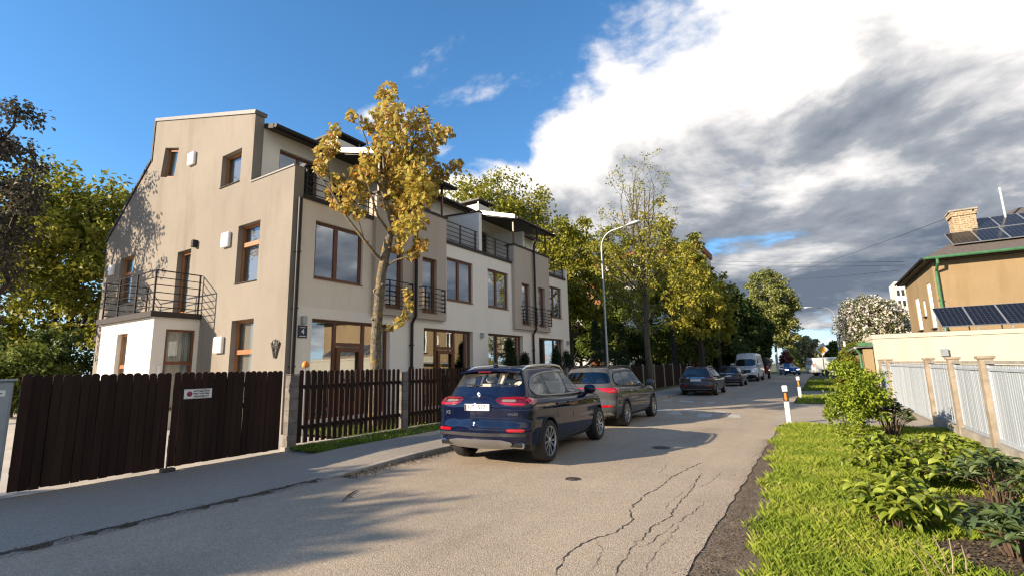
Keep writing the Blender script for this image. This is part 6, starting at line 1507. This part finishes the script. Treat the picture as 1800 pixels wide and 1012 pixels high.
def verge_pts(n):
    y = 1.2+13.9*(NP.random(n)**1.7); xl = np.interp(y, [-14, 3, 6.5, 9.5, 12, 14.9], [-.46, -.62, -.74, -.86, -.98, -1.04])+.07*np.sin(y*3.1)+.05*np.sin(y*9.7)
    xr = 2.2+(22.4-y)*.0227-.06; x = xl+(xr-xl)*NP.random(n); keep = NP.random(n) < .55+.6*vnoise(x, y, 2.2)
    edge = x-xl; keep &= NP.random(n) < np.clip(.25+edge*4, 0, 1)
    for (cx, cy, rx, ry) in MUL: keep &= ((x-cx)/rx)**2+((y-cy)/ry)**2 > .75+.35*NP.random(n)
    x, y = x[keep], y[keep]; return np.stack([x, y, np.full(len(x), -.006)], 1)
MUL = []
for (a, b, rx, ry) in ((1745, 900, .55, .75), (1580, 915, .30, .35), (1560, 775, .75, .55), (1780, 985, .5, .5)):
    p = onZ(a, b); MUL.append((p.x, p.y, rx, ry))
for k, (cx, cy, rx, ry) in enumerate(MUL):
    pts = [(cx+math.cos(t*.26)*rx*(1+.12*math.sin(t*2.3+k)), cy+math.sin(t*.26)*ry*(1+.12*math.cos(t*1.7+k))) for t in range(24)]
    sheet('mulch_bed', pts, .004+.002*k, 'soil')
g = blades(420000, verge_pts, .075, .0014, 'grass', 'lawn_grass'); tag(g, 'bright green lawn grass on the right verge', 'grass', kind='stuff')
def far_pts(n):
    a = n//3; P = []
    for (x0, x1, y0, y1, m) in ((-.9, 2.2, 22.6, 26.6, n//3), (-.9, 4.0, 32.6, 50, n*2//3)): P.append(np.stack([x0+(x1-x0)*NP.random(m), y0+(y1-y0)*NP.random(m), np.full(m, .012)], 1))
    return np.concatenate(P)
g = blades(42000, far_pts, .13, .012, 'grass', 'verge_grass'); tag(g, 'rough grass on the islands between the drives', 'grass', kind='stuff')
def left_pts(n):
    y = 6.4+20*(NP.random(n)**1.5); x = -9.56+1.06*NP.random(n); k = NP.random(n) < .3+.8*vnoise(x, y, 3.); return np.stack([x[k], y[k], np.full(k.sum(), .07)], 1)
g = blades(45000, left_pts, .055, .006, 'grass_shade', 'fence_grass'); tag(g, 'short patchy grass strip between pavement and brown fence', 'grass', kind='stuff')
def gard_pts(n):
    y = 8.1+18*NP.random(n); x = -12.2+2.5*NP.random(n); return np.stack([x, y, np.full(n, .08)], 1)
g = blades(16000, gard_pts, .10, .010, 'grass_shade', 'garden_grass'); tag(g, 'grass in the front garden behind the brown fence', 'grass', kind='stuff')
# litter along the kerb, on the shoulder and in the bed
def chips(P, size, name, label, m='litter'):
    n = len(P); D = unit(n); D[:, 2] *= .25; Nn = unit(n)*.5; Nn[:, 2] += 1.2; ln = size*(.4+1.2*NP.random(n)**2); V, F = kite_leaves(P, D, Nn, ln, ln*.6, .15, .1)
    o = put(bpy.data.objects.new(name, fastmesh(name, V, F, m, NP.random(n)*.85))); tag(o, label, 'litter', kind='stuff')
n = 3200; y = 5.3+8*NP.random(n)**1.5; x = -6.545+.02+np.abs(NP.normal(size=n))*(.10+.07*np.sin(y*2)**2); chips(np.stack([x, y, .006+.015*NP.random(n)], 1), .028, 'kerb_litter', 'brown leaf litter and grit along the kerb')
n = 16000; y = 2+10*NP.random(n)**1.4; x = np.interp(y, [0, 6, 12], [-.82, -.88, -1.0])+NP.normal(size=n)*.13; chips(np.stack([x, y, -.004+.012*NP.random(n)], 1), .016, 'shoulder_litter', 'small stones and dry bits on the bare soil shoulder')
n = 1500; y = 1.5+5*NP.random(n); x = -6.62+NP.normal(size=n)*.05; chips(np.stack([x, y, .022+.008*NP.random(n)], 1), .022, 'gutter_litter', 'dry litter in the joint between drive and road')
n = 700; y = 6.5+9*NP.random(n); x = -9.4+.85*NP.random(n); chips(np.stack([x, y, .085+.04*NP.random(n)], 1), .022, 'daisies', 'tiny white daisies in the grass strip', 'blossom')
for (cx, cy, rx, ry) in MUL:
    n = 1300; a = NP.random(n)*6.283; t = np.sqrt(NP.random(n)); chips(np.stack([cx+np.cos(a)*rx*t, cy+np.sin(a)*ry*t, .012+.02*NP.random(n)], 1), .03, 'bed_litter', 'dark bark mulch scattered in the shrub bed')
# ------------------------------------------------------------------ street furniture and small things
def street_lamp(base, h, arm, label, lean=0.):
    b = Vector(base); T = thing('street_lamp', b, label, 'street lamp', 'street lamps'); a = Vector(arm)
    MB().tube([b-Vector((0, 0, .1)), b+Vector((0, 0, 1.1))], .075, 12).build('foot', 'galv', T, True)
    pts = [b+Vector((0, 0, 1.1)), b+Vector((0, 0, h-.9))]+[b+Vector((0, 0, h-.9))+Vector((a.x*(1-math.cos(t))*.45, a.y*(1-math.cos(t))*.45, .8*math.sin(t))) for t in (.3, .6, .9, 1.2, 1.45)]
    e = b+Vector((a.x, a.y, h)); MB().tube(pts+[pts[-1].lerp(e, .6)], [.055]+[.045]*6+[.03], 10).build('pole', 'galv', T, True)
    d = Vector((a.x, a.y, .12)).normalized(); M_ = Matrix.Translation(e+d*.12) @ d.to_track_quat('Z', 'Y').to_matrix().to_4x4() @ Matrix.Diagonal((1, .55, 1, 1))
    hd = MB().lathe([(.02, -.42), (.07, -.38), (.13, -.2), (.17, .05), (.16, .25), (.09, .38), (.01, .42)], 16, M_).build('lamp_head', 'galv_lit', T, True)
    return T
lb = onX(1069, 655, -9.05); street_lamp((-9.05, lb.y, .06), 8.55, (1.75, -.35), 'tall galvanised street lamp rising behind the grey SUV')
l2 = onY(1478, 640, 55); street_lamp((l2.x, 55, 0), 6.75, (-1.9, -.2), 'grey street lamp beside the blossoming tree')
l3 = onY(1270, 640, 62); street_lamp((-8.9, 60, .05), 4.6, (.9, 0), 'short grey lamp post by the far fence')
def marker_post(p, label):
    T = thing('marker_post', p, label, 'post', 'roadside marker posts'); x, y = p[0], p[1]; lean = Matrix.Translation((x, y, 0)) @ Matrix.Rotation(R(-1.5), 4, 'Y')
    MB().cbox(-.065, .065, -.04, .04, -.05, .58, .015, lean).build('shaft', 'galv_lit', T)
    bl = MB().cbox(-.066, .066, -.041, .041, .58, .84, .015, lean).build('black_band', 'paint_black', T)
    MB().box(-.030, .018, -.048, -.0415, .615, .80, lean).build('reflector', 'orange_paint', bl)
    MB().cbox(-.065, .065, -.04, .04, .84, 1.0, .015, lean).build('cap', 'paint_white', T)
p = onZ(1388, 744); marker_post((p.x, p.y, 0), 'white marker post with orange reflector at the corner of the lawn')
p = onZ(1408, 703); marker_post((p.x, p.y, 0), 'white marker post with orange reflector on the small grass island')
# priority road sign
p = onZ(1451, 673); sy = 42.0; sx = onY(1448, 640, sy).x; top = onY(1445, 614, sy)
T = thing('priority_sign', (sx, sy, 0), 'yellow diamond priority road sign on a grey pole', 'road sign')
MB().tube([(sx, sy, -.1), (sx, sy, top.z+.2)], .03, 8).build('pole', 'galv', T)
def diamond(s, y0, y1, m, nm, par): return MB().prism([(sx, top.z-s), (sx+s, top.z), (sx, top.z+s), (sx-s, top.z)], 1, y0, y1).build(nm, m, par)
pl = diamond(.42, sy-.06, sy-.035, 'paint_white', 'plate', T); diamond(.29, sy-.066, sy-.061, 'yellow_paint', 'symbol', pl)
# white pole and grey pole near the far bushes
for (xp, yt, yb_, Y, r_, m, lab) in ((1482, 585, 640, 50, .085, 'paint_white', 'thick white pole behind the verge bushes'), (1476, 596, 640, 53, .04, 'galv', 'thin grey pole next to the thick white one')):
    a = onY(xp, yt, Y); T = thing('utility_pole', (a.x, Y, 0), lab, 'pole'); MB().tube([(a.x, Y, -.1), (a.x, Y, a.z)], r_, 8).build('shaft', m, T); MB().tube([(a.x, Y, a.z), (a.x, Y, a.z+.06)], r_*1.25, 8).build('cap', 'galv', T)
# overhead wires
def wire(a, b, sag, label):
    a, b = Vector(a), Vector(b); pts = [a.lerp(b, t/24)-Vector((0, 0, sag*4*(t/24)*(1-t/24))) for t in range(25)]
    o = MB().tube(pts, .014, 5).build('overhead_wire', 'paint_black'); tag(o, label, 'wire', 'overhead wires'); return o
A1 = onY(1590, 460, 38); A2 = onY(1240, 458, 78)
wire(A1, A2, .15, 'upper of the two level wires reaching the tan house eave'); wire(A1-Vector((0, 0, .22)), A2-Vector((0, 0, .45)), .25, 'lower of the two level wires reaching the tan house eave')
B1 = onY(1688, 375, 34); B2 = onY(1330, 495, 92); wire(B1, B2, .4, 'slanting wire rising to the brick chimney')
C1 = onY(1580, 475, 39); C2 = onY(1330, 490, 85); wire(C1, C2, .3, 'lowest wire sagging to the tan house')
# manhole and valve covers
def cover(px_, py_, r_, label):
    p = onZ(px_, py_); T = thing('manhole_cover', (p.x, p.y, 0), label, 'manhole cover'); M_ = Matrix.Translation((p.x, p.y, 0))
    MB().lathe([(r_+.03, .001), (r_+.03, .006), (r_, .007), (r_-.003, .002)], 28, M_).build('ring', 'iron', T)
    d = MB().lathe([(r_-.01, .001), (r_-.01, .0075)], 28, M_).build('lid', 'iron', T)
    for k in range(-2, 3): MB().box(p.x-r_*.6, p.x+r_*.6, p.y+k*r_*.26-.012, p.y+k*r_*.26+.012, .008, .011).build('rib', 'iron', d)
cover(1007, 841, .085, 'small iron valve cover in the sunlit road'); cover(1162, 786, .15, 'round iron manhole cover in the shade of the dark blue SUV')
# twig on the road
tw = thing('fallen_twig', onZ(614, 873), 'small brown twig lying on the road', 'twig'); q = [onZ(603, 881), onZ(612, 871), onZ(620, 866), onZ(628, 862)]
MB().tube([v+Vector((0, 0, .012)) for v in q], [.006, .009, .010, .005], 6).build('stem', 'twig_bark', tw); MB().tube([onZ(612, 871)+Vector((0, 0, .012)), onZ(618, 874)+Vector((0, 0, .008))], .006, 5).build('side_shoot', 'twig_bark', tw)
# cracks in the asphalt
rk = random.Random(8)
def crack(pts, w, seed):
    rg = random.Random(seed); P = [onZ(*p) for p in pts]; Q = []
    for a, b in zip(P, P[1:]):
        n = max(2, int((b-a).length/.05))
        for i in range(n): t = i/n; Q.append(a.lerp(b, t)+Vector((rg.gauss(0, .012), rg.gauss(0, .012), 0)))
    Q.append(P[-1]); V = []; F = []
    for i, p in enumerate(Q):
        d = (Q[min(i+1, len(Q)-1)]-Q[max(i-1, 0)]); d.z = 0; d.normalize(); s = Vector((-d.y, d.x, 0)); ww = w*rg.uniform(.2, 1.3)*.24*min(1, .25+min(i, len(Q)-1-i)*.2)
        V += [p+s*ww+Vector((0, 0, .0035)), p-s*ww+Vector((0, 0, .0035))]
    F = [(2*i, 2*i+1, 2*i+3, 2*i+2) for i in range(len(Q)-1)]; MB().add(V, F).build('crack', 'crack_fill', road_o)
crack([(975, 1012), (1000, 968), (1045, 945), (1080, 935), (1115, 912), (1105, 898), (1130, 872), (1160, 855), (1180, 838), (1215, 820), (1235, 812)], .030, 1)
crack([(1078, 1012), (1110, 965), (1150, 925), (1180, 905), (1195, 880), (1215, 860), (1232, 830)], .026, 2)
crack([(1110, 965), (1140, 955), (1175, 930), (1210, 905), (1240, 880)], .014, 3); crack([(1125, 1012), (1150, 975), (1172, 950), (1195, 920)], .012, 4)
crack([(1180, 838), (1160, 830), (1175, 812)], .012, 5); crack([(1045, 945), (1060, 968), (1040, 1000)], .010, 6); crack([(1215, 860), (1245, 850), (1270, 828)], .010, 7); crack([(1180, 905), (1170, 890), (1195, 868), (1225, 845)], .010, 8)
# worn white blocks of the speed hump and short edge marks
def mark(q, seed):
    rg = random.Random(seed); P = [onZ(*p) for p in q]; out = []
    for a, b in zip(P, P[1:]+P[:1]):
        for i in range(6): out.append(a.lerp(b, i/6)+Vector((rg.gauss(0, .012), rg.gauss(0, .02), .004)))
    MB().add(out, [tuple(range(len(out)))]).build('road_marking', 'road_paint', road_o)
for k, q in enumerate((((1172, 727), (1200, 729), (1194, 722), (1180, 722)), ((1199, 722), (1225, 724), (1222, 719), (1204, 718)), ((1226, 732), (1250, 733), (1252, 727), (1228, 726)), ((1256, 725), (1276, 726), (1278, 722), (1258, 722)), ((1278, 733), (1302, 734), (1300, 728), (1282, 727)), ((1156, 722), (1178, 722), (1180, 718), (1160, 718)),
    ((1192, 706), (1218, 707), (1218, 704), (1196, 703)), ((1240, 708), (1256, 709), (1256, 706), (1240, 705)), ((1164, 704), (1180, 705), (1180, 703), (1166, 702)))): mark(q, k)
# orange lantern ornament behind the fence
p = onX(537, 641, -10.4); T = thing('garden_lantern', (p.x, p.y, .08), 'small orange lantern on a stick behind the brown fence', 'lantern')
MB().tube([(p.x, p.y, 0), (p.x, p.y, p.z-.02)], .012, 6).build('stick', 'galv', T)
MB().lathe([(.02, -.06), (.07, -.05), (.085, 0), (.06, .07), (.015, .10)], 14, Matrix.Translation(p)).build('shade', 'orange_paint', T, True)
# twiggy garden shrub behind the second fence bay
